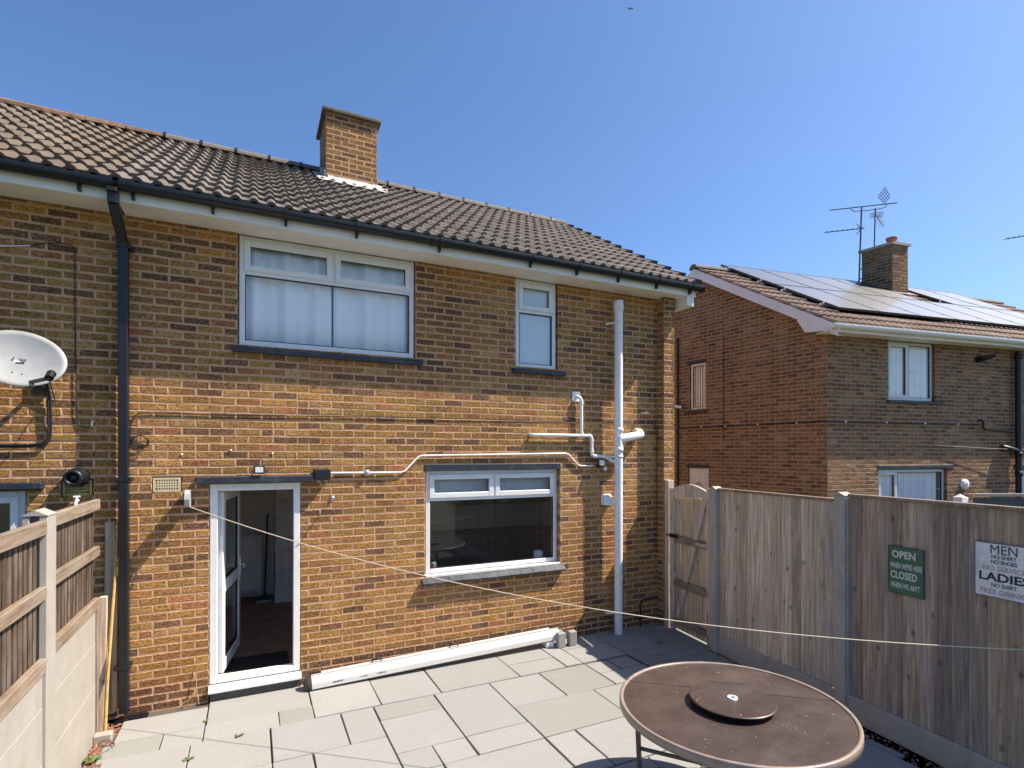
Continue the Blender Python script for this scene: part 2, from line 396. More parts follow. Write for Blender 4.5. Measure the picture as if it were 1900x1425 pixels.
# ---------------------------------------------------------------- brickwork
PAL = {'ochre': (.58, .31, .085), 'brown': (.45, .225, .075), 'dark': (.23, .12, .065), 'red': (.53, .195, .08), 'buff': (.6, .36, .135), 'orange': (.66, .295, .065), 'olive': (.49, .28, .08)}
def tone_main(u, z, rnd):
    patch = math.sin(u * 2.3 + z * 1.1) + math.sin(z * 3.1 - u * .9)          # firing batches
    if z > 4.1 and rnd.random() < .5: k = rnd.choice(['orange', 'ochre', 'orange', 'dark'])
    elif z > 3.0: k = rnd.choice(['brown', 'dark', 'brown', 'dark', 'brown', 'red', 'brown', 'olive', 'buff', 'ochre'])
    else: k = rnd.choice(['ochre', 'ochre', 'olive', 'brown', 'ochre', 'red', 'brown', 'ochre', 'brown', 'olive', 'buff', 'brown'])
    if z < 3 and rnd.random() < .11: k = 'dark'
    if z < .16: k = 'dark'
    v = rnd.uniform(.78, 1.14) + patch * .05; mean = (.46, .24, .075); w = .28
    return tuple((c * (1 - w) + a * w if k != 'dark' else c) * v * rnd.uniform(.97, 1.03) for c, a in zip(PAL[k], mean))
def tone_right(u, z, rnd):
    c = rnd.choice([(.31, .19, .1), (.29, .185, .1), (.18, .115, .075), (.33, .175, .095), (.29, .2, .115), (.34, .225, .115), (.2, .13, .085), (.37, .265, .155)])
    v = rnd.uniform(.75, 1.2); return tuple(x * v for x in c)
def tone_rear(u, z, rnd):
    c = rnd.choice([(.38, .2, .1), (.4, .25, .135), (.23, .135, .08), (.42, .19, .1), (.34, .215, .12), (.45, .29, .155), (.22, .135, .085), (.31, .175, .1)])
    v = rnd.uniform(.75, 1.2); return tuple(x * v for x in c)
BR_CACHE = {}; BMI = [0] + [1, 0] * 4
def brick_geo(l, h, dep, rnd):
    b = rnd.uniform(.0035, .007); j = lambda a=.0007: rnd.uniform(-a, a); tp = rnd.uniform(.005, .0085); sl = rnd.uniform(-.003, .003)
    fr = [(b + j(.003), j(), b + j(.0015)), (l - b + j(.003), j(), b + j(.0015) + sl), (l - b + j(.004), j(), h - tp + j(.0015) + sl), (b + j(.004), j(), h - tp + j(.0015))]
    ri = [(j(.0015), .0055, 0), (l + j(.0015), .0055, sl), (l + j(.002), .0055, h + sl), (j(.002), .0055, h)]; ba = [(x, dep, z) for x, _, z in ri]
    f = [(0, 1, 2, 3)]
    for k in range(4):
        n = (k + 1) % 4; f.append((k, 4 + k, 4 + n, n)); f.append((4 + k, 8 + k, 8 + n, 4 + n))
    return fr + ri + ba, f
def layout(Lw, H, holes, rnd, z0=0., u_off=0., lo=None, hi=None, rev=None):
    """stretcher bond: yields (u0,u1,z,h)"""
    out = []; row = 0; z = z0
    while z + .03 < H:
        h = min(.065, H - z); zm = z + h / 2
        a, b = (lo(zm) if lo else 0), (hi(zm) if hi else Lw)
        spans = [(a, b)]
        for (h0, h1, k0, k1) in holes:
            if k0 < zm < k1:
                ns = []
                for s0, s1 in spans:
                    if h1 <= s0 or h0 >= s1: ns.append((s0, s1)); continue
                    if h0 > s0: ns.append((s0, h0))
                    if h1 < s1: ns.append((h1, s1))
                spans = ns
        off = u_off + (row % 2) * .1125
        for s0, s1 in spans:
            k = math.floor((s0 - off) / .225) - 1
            while True:
                c0 = off + k * .225; c1 = c0 + .215
                if c0 > s1: break
                if rnd.random() < .03 and c0 > s0 + .01 and c1 < s1:
                    out.append((c0, c0 + .1025, z, h)); out.append((c0 + .1125, c1, z, h)); k += 1; continue
                a0, a1 = max(c0, s0), min(c1, s1)
                if a1 - a0 > .03: out.append((a0, a1, z, h))
                k += 1
        z += .075; row += 1
    return out
def brickwork(F, Lw, H, holes, tone, wall, seed, pick=0, score=None, dep=.1, **kw):
    """bricks of one wall: `pick` of them as single parts, the rest as one joined part"""
    rnd = random.Random(seed); bl = layout(Lw, H, holes, rnd, **kw)
    if pick: bl.sort(key=score)
    mb = MB(F)
    for n, (u0, u1, z, h) in enumerate(bl):
        t = tone((u0 + u1) / 2, z, rnd); pr = rnd.uniform(-.0009, .0009); zz = z + rnd.uniform(-.0012, .0012)
        if n < pick:
            l = u1 - u0; key = (round(l, 2), round(h, 3), rnd.randrange(9))
            if key not in BR_CACHE:
                m = MB(); v, f = brick_geo(key[0], h, .1, random.Random(hash(key) & 1023)); m.add(v, f, mi=BMI); BR_CACHE[key] = m.mesh('brick', [M['brick_obj'], M['smear_obj']])
            link('brick', BR_CACHE[key], wall, F.mat(u0, pr, zz, l / key[0]), color=t)
        else:
            v, f = brick_geo(u1 - u0, h, dep, rnd); mb.add([(x + u0, y + pr, q + zz) for x, y, q in v], f, t, mi=BMI)
    if mb.v: mb.build('brickwork', [M['brick_attr'], M['smear_attr']], wall, kind='stuff')
def mortar_sheet(F, Lw, H, holes, name, mat, parent, w=.0028, z0=-.1, dep=.11, poly=None):
    mb = MB(F); e = .006
    hs = [(a - e, b + e, c - e, d + e) for a, b, c, d in holes]
    us = sorted({0, Lw, *[min(max(q, 0), Lw) for h in hs for q in h[:2]]}); zs = sorted({z0, H, *[min(max(q, z0), H) for h in hs for q in h[2:]]})
    for a, b in zip(us, us[1:]):
        for c, d in zip(zs, zs[1:]):
            um, zm = (a + b) / 2, (c + d) / 2
            if any(h[0] < um < h[1] and h[2] < zm < h[3] for h in hs): continue
            mb.add([(a, w, c), (b, w, c), (b, w, d), (a, w, d)], [(0, 1, 2, 3)])
    for h in hs:
        a, b, c, d = h; q = [(a, c), (b, c), (b, d), (a, d)]
        for k in range(4):
            p0, p1 = q[k], q[(k + 1) % 4]
            mb.add([(p0[0], w, p0[1]), (p1[0], w, p1[1]), (p1[0], w + dep, p1[1]), (p0[0], w + dep, p0[1])], [(0, 1, 2, 3)])
    if poly: mb.add([(a, w, b) for a, b in poly], [tuple(range(len(poly)))])
    return mb.build(name, mat, parent)

# ---------------------------------------------------------------- windows
def window(F, parent, u0, u1, z0, z1, w, bars_h=(), bars_v=(), panes=(), glass='glass', frame='upvc', fw=.055, label=None):
    """bars_h (z,u0,u1), bars_v (u,z0,z1); panes (u0,u1,z0,z1,sash)"""
    m = MB(F); c = .006
    m.box(u0, u0 + fw, w, w + .06, z0, z1, c); m.box(u1 - fw, u1, w, w + .06, z0, z1, c)
    m.box(u0 + fw, u1 - fw, w, w + .06, z0, z0 + fw, c); m.box(u0 + fw, u1 - fw, w, w + .06, z1 - fw, z1, c)
    for z, a, b in bars_h: m.box(a, b, w + .001, w + .06, z - .024, z + .024, c)
    for u, a, b in bars_v: m.box(u - .024, u + .024, w + .001, w + .06, a, b, c)
    o = m.build('window', M[frame], parent, label=label)
    for (a, b, p, q, sash) in panes:
        e = 0
        if sash:
            s = MB(F); k = .048; e = k - .006
            s.box(a - .012, a + k, w - .016, w + .03, p - .012, q + .012, c); s.box(b - k, b + .012, w - .016, w + .03, p - .012, q + .012, c)
            s.box(a + k, b - k, w - .0155, w + .03, p - .012, p + k, c); s.box(a + k, b - k, w - .0155, w + .03, q - k, q + .012, c)
            s.build('sash', M[frame], o)
        r = MB(F); g0 = .007     # black rubber gasket line
        A, B, P, Q = a + e, b - e, p + e, q - e
        r.box(A, A + g0, w + .004, w + .03, P, Q); r.box(B - g0, B, w + .004, w + .03, P, Q); r.box(A + g0, B - g0, w + .004, w + .03, P, P + g0); r.box(A + g0, B - g0, w + .004, w + .03, Q - g0, Q)
        r.build('gasket', M['rubber'], o)
        gl = MB(F); gl.box(A + .002, B - .002, w + .022, w + .028, P + .002, Q - .002); gl.build('pane', M[glass], o)
    return o
def sill_tiles(F, parent, u0, u1, z0, z1, w0, w1, n):
    m = MB(F); d = (u1 - u0) / n
    for k in range(n):
        a, b = u0 + k * d + .002, u0 + (k + 1) * d - .002; dz = random.uniform(-.003, .003)
        t = MB(F); t.prism([(w0, z0), (w0, z0 + .022 + dz), (w1, z1 + dz), (w1, z0)], a, b); t.build('sill_tile', M['navy'], parent)
def room(F, parent, u0, u1, w0, w1, z0, z1, mat, floor=None):
    m = MB(F)
    m.add([(u0, w1, z0), (u1, w1, z0), (u1, w1, z1), (u0, w1, z1), (u0, w0, z0), (u1, w0, z0), (u1, w0, z1), (u0, w0, z1)],
          [(0, 1, 2, 3), (0, 3, 7, 4), (1, 5, 6, 2), (3, 2, 6, 7)])
    o = m.build('interior_wall', mat, parent)
    f = MB(F); f.box(u0, u1, w0, w1, z0 - .03, z0); f.build('interior_floor', floor or mat, parent)
    return o

# ================================================================ MAIN HOUSE
house = thing('brick_house', (4.1, 0, 0), 'brown brick terraced house with open white back door and tall chimney', 'house')
H0, XL, XR = 4.535, .95, 7.14
holes_m = [(1.89, 3.665, 3.43, 4.6), (4.925, 5.525, 3.42, 4.6), (1.65, 2.465, -.2, 2.08), (3.785, 5.56, .94, 2.17), (1.185, 1.42, 2.005, 2.15)]
hm = [(a - XL, b - XL, c, d) for a, b, c, d in holes_m]
FM = Frame((XL, 0, 0), (1, 0, 0))
wall = mortar_sheet(FM, XR - XL + .02, H0, hm, 'wall', M['mortar'], house)
brickwork(FM, XR - XL, H0, hm, tone_main, wall, 11, 300, lambda b: ((XL + b[0] + .1 - CAM.x) ** 2 + 35 + (b[2] - CAM.z) ** 2), u_off=.03)
# end pier of the gable wall, standing proud of the wall
FP = Frame((XR, -.14, 0), (1, 0, 0)); pier = mortar_sheet(FP, .19, H0, [], 'end_pier', M['mortar'], house)
brickwork(FP, .19, H0, [], tone_main, pier, 12, dep=.05, u_off=.0)
FPs = Frame((XR, .0, 0), (0, -1, 0)); mortar_sheet(FPs, .132, H0, [], 'end_pier', M['mortar'], house)
ps = MB(Frame((XR, .0, 0), (0, -1, 0))); rnd = random.Random(5)
zz = 0
while zz < H0 - .05:
    v, f = brick_geo(.128, .065, .05, rnd); ps.add([(x + .002, y - .002, q + zz) for x, y, q in v], f, tone_main(0, zz, rnd), mi=BMI); zz += .075
ps.build('brickwork', [M['brick_attr'], M['smear_attr']], pier, kind='stuff')
FG = Frame((XR + .19, -.14, 0), (0, 1, 0)); gable = mortar_sheet(FG, 6.8, H0, [], 'gable_wall', M['mortar'], house, poly=[(0, H0), (6.8, H0), (3.32, 6.7)])
brickwork(FG, 6.8, 6.6, [], tone_main, gable, 13, dep=.03, lo=lambda z: max(0, (z - H0) / .65), hi=lambda z: min(6.8, 6.8 - (z - H0) / .62))
bw = MB(); bw.box(XL, XR + .17, 6.5, 6.62, -.1, H0); bw.build('back_wall', M['mortar'], house)

# roof
PITCH = math.atan(.609); QV = Vector((0, math.cos(PITCH), math.sin(PITCH))); NV = Vector((0, -math.sin(PITCH), math.cos(PITCH)))
EAVE = Vector((0, -.385, 4.653)); GA, COV = .345, .30
US = [(0, 0), (.012, .004), (.03, .026), (.055, .037), (.08, .026), (.1, .004), (.162, .004), (.18, .026), (.205, .037), (.23, .026), (.25, .004), (.3, 0)]
def tile_verts(seedv=0, ln=.42, th=.034):
    r = random.Random(seedv); tl = .037
    tail = [(u, 0, h + tl + r.uniform(-.0008, .0008)) for u, h in US]; head = [(u, ln, h) for u, h in US]; low = [(u, .0, h + tl - th) for u, h in US]
    n = len(US); v = tail + head; f = [(k, k + 1, n + k + 1, n + k) for k in range(n - 1)]
    v2 = tail + low; f2 = [(k, n + k, n + k + 1, k + 1) for k in range(n - 1)]
    return v, f, v2, f2
def tile_mesh(seedv, mat):
    m = MB(); v, f, v2, f2 = tile_verts(seedv); m.add(v, f, None, True); m.add(v2, f2)
    return m.mesh('roof_tile', mat, recalc=False)
def lay_tiles(parent, x0, ncol, nrow, mat, tones, wob):
    ms = [tile_mesh(k, mat) for k in range(4)]; rnd = random.Random(3)
    for r in range(nrow):
        for c in range(ncol):
            p = EAVE + Vector((x0 + c * COV, 0, 0)) + QV * (r * GA) + NV * (.012 + rnd.uniform(-wob, wob))
            mw = Matrix(((1, QV.x, NV.x, p.x), (0, QV.y, NV.y, p.y), (0, QV.z, NV.z, p.z), (0, 0, 0, 1)))
            mw = mw @ Matrix.Rotation(rnd.uniform(-.006, .006) * (1 + wob * 200), 4, 'Z') @ Matrix.Rotation(rnd.uniform(-.004, .004), 4, 'X')
            t = rnd.choice(tones); v = rnd.uniform(.82, 1.16)
            link('roof_tile', rnd.choice(ms), parent, mw, color=tuple(q * v for q in t))
NR = 12; RID = EAVE + QV * (NR * GA); print('ridge', RID)
def roof_base(parent, x0, x1, mat):
    m = MB(); e = EAVE; r = RID; y2 = 2 * r.y - e.y
    m.add([(x0, e.y, e.z - .02), (x1, e.y, e.z - .02), (x1, r.y, r.z - .02), (x0, r.y, r.z - .02), (x0, y2, e.z - .02), (x1, y2, e.z - .02)], [(0, 1, 2, 3), (3, 2, 5, 4)])
    m.add([(x0, r.y + .02, r.z + .02), (x1, r.y + .02, r.z + .02), (x0, y2, e.z + .03), (x1, y2, e.z + .03)], [(0, 1, 3, 2)])
    return m.build('roof', mat, parent)
roof = roof_base(house, XL, 7.5, M['ridge'])
TX0 = 7.52 - 22 * COV
lay_tiles(roof, TX0, 22, NR, M['tile_obj'], [(.17, .14, .118), (.155, .13, .112), (.18, .143, .115), (.163, .138, .122)], .002)
# ridge tiles with black unions, verge caps
x = TX0 - .02; k = 0
while x < 7.45:
    w = min(.447, 7.5 - x); m = MB()
    prof = [(.135 * math.cos(a), .105 * math.sin(a)) for a in [math.pi * q / 8 for q in range(9)]]
    m.prism([(RID.y + a, RID.z + .008 + b) for a, b in prof] + [(RID.y - .12, RID.z + .0), (RID.y + .12, RID.z + .0)][::-1], x + .004, x + w - .004)
    m.build('ridge_tile', M['ridge'], roof)
    m = MB(); m.prism([(RID.y + a * 1.07, RID.z + .012 + b * 1.1) for a, b in prof], x - .016, x + .016); m.build('ridge_union', M['black'], roof)
    x += .45
for r in range(NR):
    m = MB(); p = EAVE + QV * (r * GA) + NV * .012
    for a, b, c, d in ((7.475, 7.545, .03, .085),):
        q0, q1 = p, p + QV * .37
        vs_ = [Vector((a, 0, 0)) + q0 - NV * .06, Vector((b, 0, 0)) + q0 - NV * .06, Vector((b, 0, 0)) + q0 + NV * .09, Vector((a, 0, 0)) + q0 + NV * .09,
               Vector((a, 0, 0)) + q1 - NV * .06, Vector((b, 0, 0)) + q1 - NV * .06, Vector((b, 0, 0)) + q1 + NV * .045, Vector((a, 0, 0)) + q1 + NV * .045]
        m.add(vs_, [(0, 1, 2, 3), (4, 5, 6, 7), (0, 1, 5, 4), (1, 2, 6, 5), (2, 3, 7, 6), (3, 0, 4, 7)])
    m.build('verge_cap', M['dark_metal'], roof)
# fascia, soffit, gutter
def eaves(parent, x0, x1, brk):
    m = MB(); m.box(x0, x1, -.338, -.315, 4.525, 4.66, .004); m.build('fascia', M['fascia'], parent)
    m = MB(); m.box(x0, x1, -.315, .03, 4.536, 4.548); m.build('soffit', M['fascia'], parent)
    m = MB(); c = (-.394, 4.648); rr = .056
    pr = [(c[0] + rr * math.cos(a), c[1] + rr * math.sin(a)) for a in [math.pi + math.pi * q / 10 for q in range(11)]]
    inn = [(c[0] + (rr - .005) * math.cos(a), c[1] + (rr - .005) * math.sin(a)) for a in [2 * math.pi - math.pi * q / 10 for q in range(11)]]
    pr = [(c[0] - rr, c[1] + .016)] + pr + [(c[0] + rr, c[1] + .016)] + [(c[0] + rr - .005, c[1] + .016)] + inn + [(c[0] - rr + .005, c[1] + .016)]
    m.prism(pr, x0 - .01, x1 + .06); gt = m.build('gutter', M['gutter'], parent)
    for bx in brk:
        m = MB(); pr2 = [(c[0] + (rr + .006) * math.cos(a), c[1] + (rr + .006) * math.sin(a)) for a in [math.pi + math.pi * q / 10 for q in range(11)]]
        m.prism([(c[0] - rr - .006, c[1] + .02)] + pr2 + [(c[0] + rr + .006, c[1] + .02)], bx - .014, bx + .014)
        m.box(bx - .012, bx + .012, -.38, -.335, 4.545, 4.61); m.build('gutter_bracket', M['gutter'], gt)
    return gt
gut = eaves(house, .97, 7.53, [1.09, 1.69, 2.3, 2.96, 3.83, 4.94, 5.58, 6.2, 6.82, 7.4])
m = MB(); m.disc((7.6, 0, 0), .01); m = MB(); m.box(7.585, 7.595, -.455, -.335, 4.588, 4.667); m.build('gutter_end', M['gutter'], gut)
for ux in (3.74, 3.9):
    m = MB(); c = (-.394, 4.648); m.prism([(c[0] + .064 * math.cos(a), c[1] + .064 * math.sin(a)) for a in [math.pi + math.pi * q / 10 for q in range(11)]], ux - .02, ux + .02); m.build('gutter_union', M['gutter'], gut)
m = MB(); m.prism([(-.33, 4.4), (-.33, 4.66), (.2, 4.95), (.2, 4.4)], 7.38, 7.5); m.build('box_end', M['fascia'], house)
bg_ = MB()
bg_.add([(7.5, -.32, 4.52), (7.5, 3.18, 6.66), (7.5, 3.18, 6.83), (7.5, -.32, 4.67), (7.47, -.32, 4.52), (7.47, 3.18, 6.66), (7.47, 3.18, 6.83), (7.47, -.32, 4.67)],
        [(0, 1, 2, 3), (4, 5, 6, 7), (0, 1, 5, 4), (2, 3, 7, 6)]); bg_.build('bargeboard', M['fascia'], house)
# chimney
CX0, CX1, CY0, CY1, CZ = 2.99, 3.735, 2.4, 3.18, 7.4
ch = MB(); ch.box(CX0 + .0015, CX1 - .0015, CY0 + .0015, CY1 - .0015, 6.0, CZ); chim = ch.build('chimney', M['mortar'], house)
def tone_ch(u, z, rnd):
    k = rnd.choice(['olive', 'brown', 'brown', 'dark', 'brown', 'olive']); v = rnd.uniform(.6, .8); return tuple(c * v for c in PAL[k])
for O, d, Lw in (((CX0, CY0, 6.2), (1, 0, 0), CX1 - CX0), ((CX0, CY1, 6.2), (0, -1, 0), CY1 - CY0), ((CX1, CY0, 6.2), (0, 1, 0), CY1 - CY0), ((CX1, CY1, 6.2), (-1, 0, 0), CX1 - CX0)):
    brickwork(Frame(O, d), Lw, CZ - 6.2, [], tone_ch, chim, int(Lw * 100), dep=.02)
m = MB(); m.box(CX0 - .055, CX1 + .055, CY0 - .055, CY1 + .055, CZ, CZ + .05, .01); m.box(CX0 - .03, CX1 + .03, CY0 - .03, CY1 + .03, CZ + .049, CZ + .075, .02)
m.build('chimney_cap', plain('mossy cap', (.11, .1, .07), .95, .3, 14, .8, 60), chim)
fl = MB()
def rp(x, y): return Vector((x, y, EAVE.z + (y - EAVE.y) * .609))
nseg = 14
for k in range(nseg):
    a, b = CX0 - .12 + k * (CX1 - CX0 + .26) / nseg, CX0 - .12 + (k + 1) * (CX1 - CX0 + .26) / nseg
    d0, d1 = .16 + .05 * math.sin(k * 2.1), .16 + .05 * math.sin((k + 1) * 2.1)
    fl.add([rp(a, CY0 - d0) + NV * .055, rp(b, CY0 - d1) + NV * .055, rp(b, CY0 - .015) + NV * .075, rp(a, CY0 - .015) + NV * .075], [(0, 1, 2, 3)])
    if CX0 - .02 < a < CX1:
        fl.add([rp(a, CY0 - .015) + NV * .07, rp(b, CY0 - .015) + NV * .07, rp(b, CY0 - .012) + Vector((0, 0, .12)), rp(a, CY0 - .012) + Vector((0, 0, .12))], [(0, 1, 2, 3)])
for sx, q in ((CX0 - .01, -1), (CX1 + .01, 1)):
    for k in range(4):
        y = CY0 + k * .19; fl.add([rp(sx, y) + Vector((0, 0, .0)), rp(sx, y + .2), rp(sx, y + .2) + Vector((0, 0, .12)), rp(sx, y) + Vector((0, 0, .2))], [(0, 1, 2, 3)])
        fl.add([rp(sx, y) + NV * .06, rp(sx, y + .2) + NV * .06, rp(sx + q * .12, y + .2) + NV * .05, rp(sx + q * .12, y) + NV * .05], [(0, 1, 2, 3)])
fo = fl.build('flashing', M['lead'], chim); sm = fo.modifiers.new('thick', 'SOLIDIFY'); sm.thickness = .006

# upstairs windows
W1 = window(WF, house, 1.895, 3.66, 3.44, 4.53, .03, [(4.17, 1.95, 3.605)], [(2.79, 4.19, 4.475)],
            [(1.95, 2.766, 4.194, 4.475, True), (2.814, 3.605, 4.194, 4.475, True), (1.95, 3.605, 3.495, 4.146, False)], label='wide upstairs window with white curtains behind')
s = MB(); s.prism([(-.055, 3.365), (-.055, 3.4), (.03, 3.438), (.03, 3.365)], 1.84, 2.78); s.prism([(-.05, 3.36), (-.05, 3.392), (.03, 3.438), (.03, 3.36)], 2.782, 3.74); s.build('sill', M['navy'], W1)
W2 = window(WF, house, 4.935, 5.51, 3.43, 4.53, .03, [(4.14, 4.99, 5.455)], [], [(4.99, 5.455, 4.164, 4.475, True), (4.99, 5.455, 3.485, 4.116, False)], glass='glass', label='narrow upstairs window with frosted glass')
s = MB(); s.prism([(-.055, 3.36), (-.055, 3.395), (.03, 3.428), (.03, 3.36)], 4.87, 5.62); s.build('sill', M['navy'], W2)
# frosted sheet just behind the bathroom panes
mf, t, b = nt('frosted glass'); b.inputs['Base Color'].default_value = (.62, .68, .7, 1); b.inputs['Roughness'].default_value = .3
bump(t, noise(t, wpos(t), 55, 3), .6, .004, b)
fz = MB(); fz.box(4.99, 5.455, .062, .066, 3.485, 4.116); fz.box(5.03, 5.41, .062, .066, 4.2, 4.44); fz.build('frosted_pane', mf, W2)
room(WF, house, 1.7, 3.9, .13, 3.2, 3.2, 4.7, M['room']); room(WF, house, 4.6, 5.9, .13, 1.8, 3.2, 4.7, M['room'])
# kitchen window
W3 = window(WF, house, 3.81, 5.553, .985, 2.17, .07, [(1.84, 3.865, 5.498)], [(4.67, 1.86, 2.115)],
            [(3.865, 4.646, 1.864, 2.115, True), (4.694, 5.498, 1.864, 2.115, True), (3.865, 5.498, 1.04, 1.816, False)], glass='glass_dark', label='kitchen window with blinds and dark glass')
m = MB(); m.box(3.79, 5.556, -.004, .06, .955, .985, .004); m.build('white_sill', M['upvc'], W3)
sill_tiles(WF, W3, 3.745, 5.61, .885, .955, -.07, .0, 12)
m = MB(); m.box(3.775, 5.565, -.006, .1, 2.172, 2.245, .004); m.build('window_head', M['navy'], house)
# door frame
D = MB(WF)
D.box(1.652, 1.72, .0, .07, .15, 2.075, .006); D.box(2.4, 2.463, .0, .07, .15, 2.075, .006); D.box(1.72, 2.4, .0, .07, 2.005, 2.075, .006); D.box(1.72, 2.4, .0, .07, .15, .21, .006)
dfr = D.build('door_frame', M['upvc'], house)
m = MB(WF); m.prism([(-.075, .085), (-.075, .105), (-.06, .125), (.07, .15), (.07, .085)], 1.648, 2.475); m.build('threshold', M['upvc'], dfr)
m = MB(WF); m.box(1.66, 2.47, -.04, .1, -.1, .083); m.build('door_step', M['dark_metal'], dfr)
m = MB(WF); m.box(1.54, 2.575, -.1, .05, 2.082, 2.148, .008); m.build('door_canopy', M['navy'], house)
# open door leaf, hinged at the left jamb
DL = Frame((1.735, .1, 0), Vector((.14, .83, 0)))
m = MB(DL); Lf = .84
m.box(0, .1, -.03, .03, .2, 1.995, .006); m.box(Lf - .1, Lf, -.03, .03, .2, 1.995, .006)
for a, b in ((.2, .32), (.98, 1.1), (1.895, 1.995)): m.box(.1, Lf - .1, -.03, .03, a, b, .006)
leaf = m.build('door', M['upvc'], house, label='white glazed back door swung open into the house')
for a, b in ((.32, .98), (1.1, 1.895)):
    m = MB(DL); m.box(.1, Lf - .1, -.006, .006, a, b); m.build('pane', M['glass'], leaf)
    m = MB(DL); q = .009
    m.box(.1, .1 + q, -.02, .02, a, b); m.box(Lf - .1 - q, Lf - .1, -.02, .02, a, b); m.box(.1, Lf - .1, -.02, .02, a, a + q); m.box(.1, Lf - .1, -.02, .02, b - q, b); m.build('gasket', M['rubber'], leaf)
for s_ in (-1, 1):
    m = MB(DL); m.box(Lf - .065, Lf - .035, s_ * .03, s_ * .042, 1.0, 1.22, .004)
    m.tube([(Lf - .05, s_ * .04, 1.12), (Lf - .05, s_ * .085, 1.12), (Lf - .065, s_ * .09, 1.12), (Lf - .17, s_ * .09, 1.115)], .009, 8); m.build('handle', M['white'], leaf)
m = MB(); m.prism([(.07, .15), (.07, .17), (.09, .17), (.09, .15)], 1.66, 2.46); m.build('door_seal', M['rubber'], dfr)
# interior behind the door
m = MB(); m.box(.98, 3.5, .1, 3.4, .1, .15); m.build('interior_floor', M['floor_wood'], house)
m = MB(); m.box(.98, 2.34, 3.35, 3.4, .15, 2.45); m.box(.98, 1.03, .12, 3.35, .15, 2.45); m.box(.98, 3.5, .12, 3.4, 2.45, 2.5); m.box(.98, 1.65, .1, .125, .15, 2.45); m.box(2.47, 3.6, .1, .125, .15, 2.45); m.build('interior_wall', M['room'], house)
m = MB(); m.box(2.34, 3.6, 2.8, 2.86, .15, 2.45); m.box(2.34, 2.4, 2.86, 3.4, .15, 2.45); m.build('interior_wall', M['wallpaper'], house)
m = MB(); m.box(2.33, 3.5, 2.78, 2.8, .15, .27, .003); m.box(2.0, 2.33, 3.33, 3.35, .15, .27, .003); m.build('skirting_board', M['white'], house)
m = MB(); m.add([(2.34, 2.87, .15), (6.9, 2.87, .15), (6.9, 2.87, 2.45), (2.34, 2.87, 2.45), (6.9, .125, .15), (6.9, .125, 2.45)], [(0, 1, 2, 3), (1, 4, 5, 2)]); m.box(3.5, 6.9, .12, 2.9, 2.45, 2.5); m.box(3.6, 6.9, .1, .125, .15, .93); m.build('interior_wall', M['room'], house)
m = MB(); m.box(3.5, 6.9, .1, 2.9, .1, .15); m.build('interior_floor', M['floor_wood'], house)
m = MB(); m.box(3.6, 5.7, .13, .3, .93, .96, .004); m.build('inner_sill', M['white'], house)
m = MB(); m.box(4.2, 6.85, 2.3, 2.85, .15, 1.05, .004); m.box(5.0, 6.85, 2.5, 2.85, 1.5, 2.3, .004); m.build('kitchen_units', plain('dark kitchen front', (.3, .23, .19), .5, .2, 3), house)

# air brick
def air_brick(parent, x0, x1, z0, z1, col):
    m = MB(WF); nx, nz = 9, 4; y0, y1 = .0, .04
    bx, bz = .02, .018; cw, cz = (x1 - x0 - 2 * bx) / nx, (z1 - z0 - 2 * bz) / nz
    m.box(x0, x1, y0, y1, z0, z0 + bz); m.box(x0, x1, y0, y1, z1 - bz, z1); m.box(x0, x0 + bx, y0, y1, z0 + bz, z1 - bz); m.box(x1 - bx, x1, y0, y1, z0 + bz, z1 - bz)
    for k in range(1, nx): m.box(x0 + bx + k * cw - cw * .25, x0 + bx + k * cw + cw * .25, y0 + .001, y1, z0 + bz, z1 - bz)
    for k in range(1, nz): m.box(x0 + bx, x1 - bx, y0, y1 - .001, z0 + bz + k * cz - cz * .25, z0 + bz + k * cz + cz * .25)
    o = m.build('air_brick', col, parent)
    m = MB(WF); m.box(x0, x1, .045, .05, z0, z1); m.build('air_brick_back', M['black'], o)
air_brick(house, 1.192, 1.412, 2.012, 2.143, plain('cream air brick', (.6, .5, .3), .8, .1, 20))
# extractor hood
m = MB(WF); m.prism([(0, 1.69), (-.09, 1.69), (-.03, 1.82), (0, 1.82)], 6.2, 6.33); m.box(6.195, 6.335, -.006, .01, 1.685, 1.83, .002); m.build('vent_hood', M['white'], house)

# black square downpipe
m = MB(); px = .975
m.bar((px - .02, -.385, 4.6), (px - .02, -.385, 4.47), .075, .075, Vector((0, 1, 0)), .006); m.bar((px - .02, -.38, 4.49), (px, -.09, 4.24), .074, .074, Vector((0, 1, 0)), .006); m.bar((px, -.085, 4.27), (px + .02, -.085, .06), .072, .09, Vector((0, 1, 0)), .006)
m.box(px - .06, px + .015, -.445, -.34, 4.56, 4.6, .006)
dp = m.build('downpipe', M['gutter'], house, label='square black rainwater downpipe between the two houses')
for z in (4.2, 2.12, .45):
    m = MB(); m.box(px - .05, px + .07, -.135, -.005, z, z + .035, .004); m.build('pipe_clip', M['gutter'], dp)
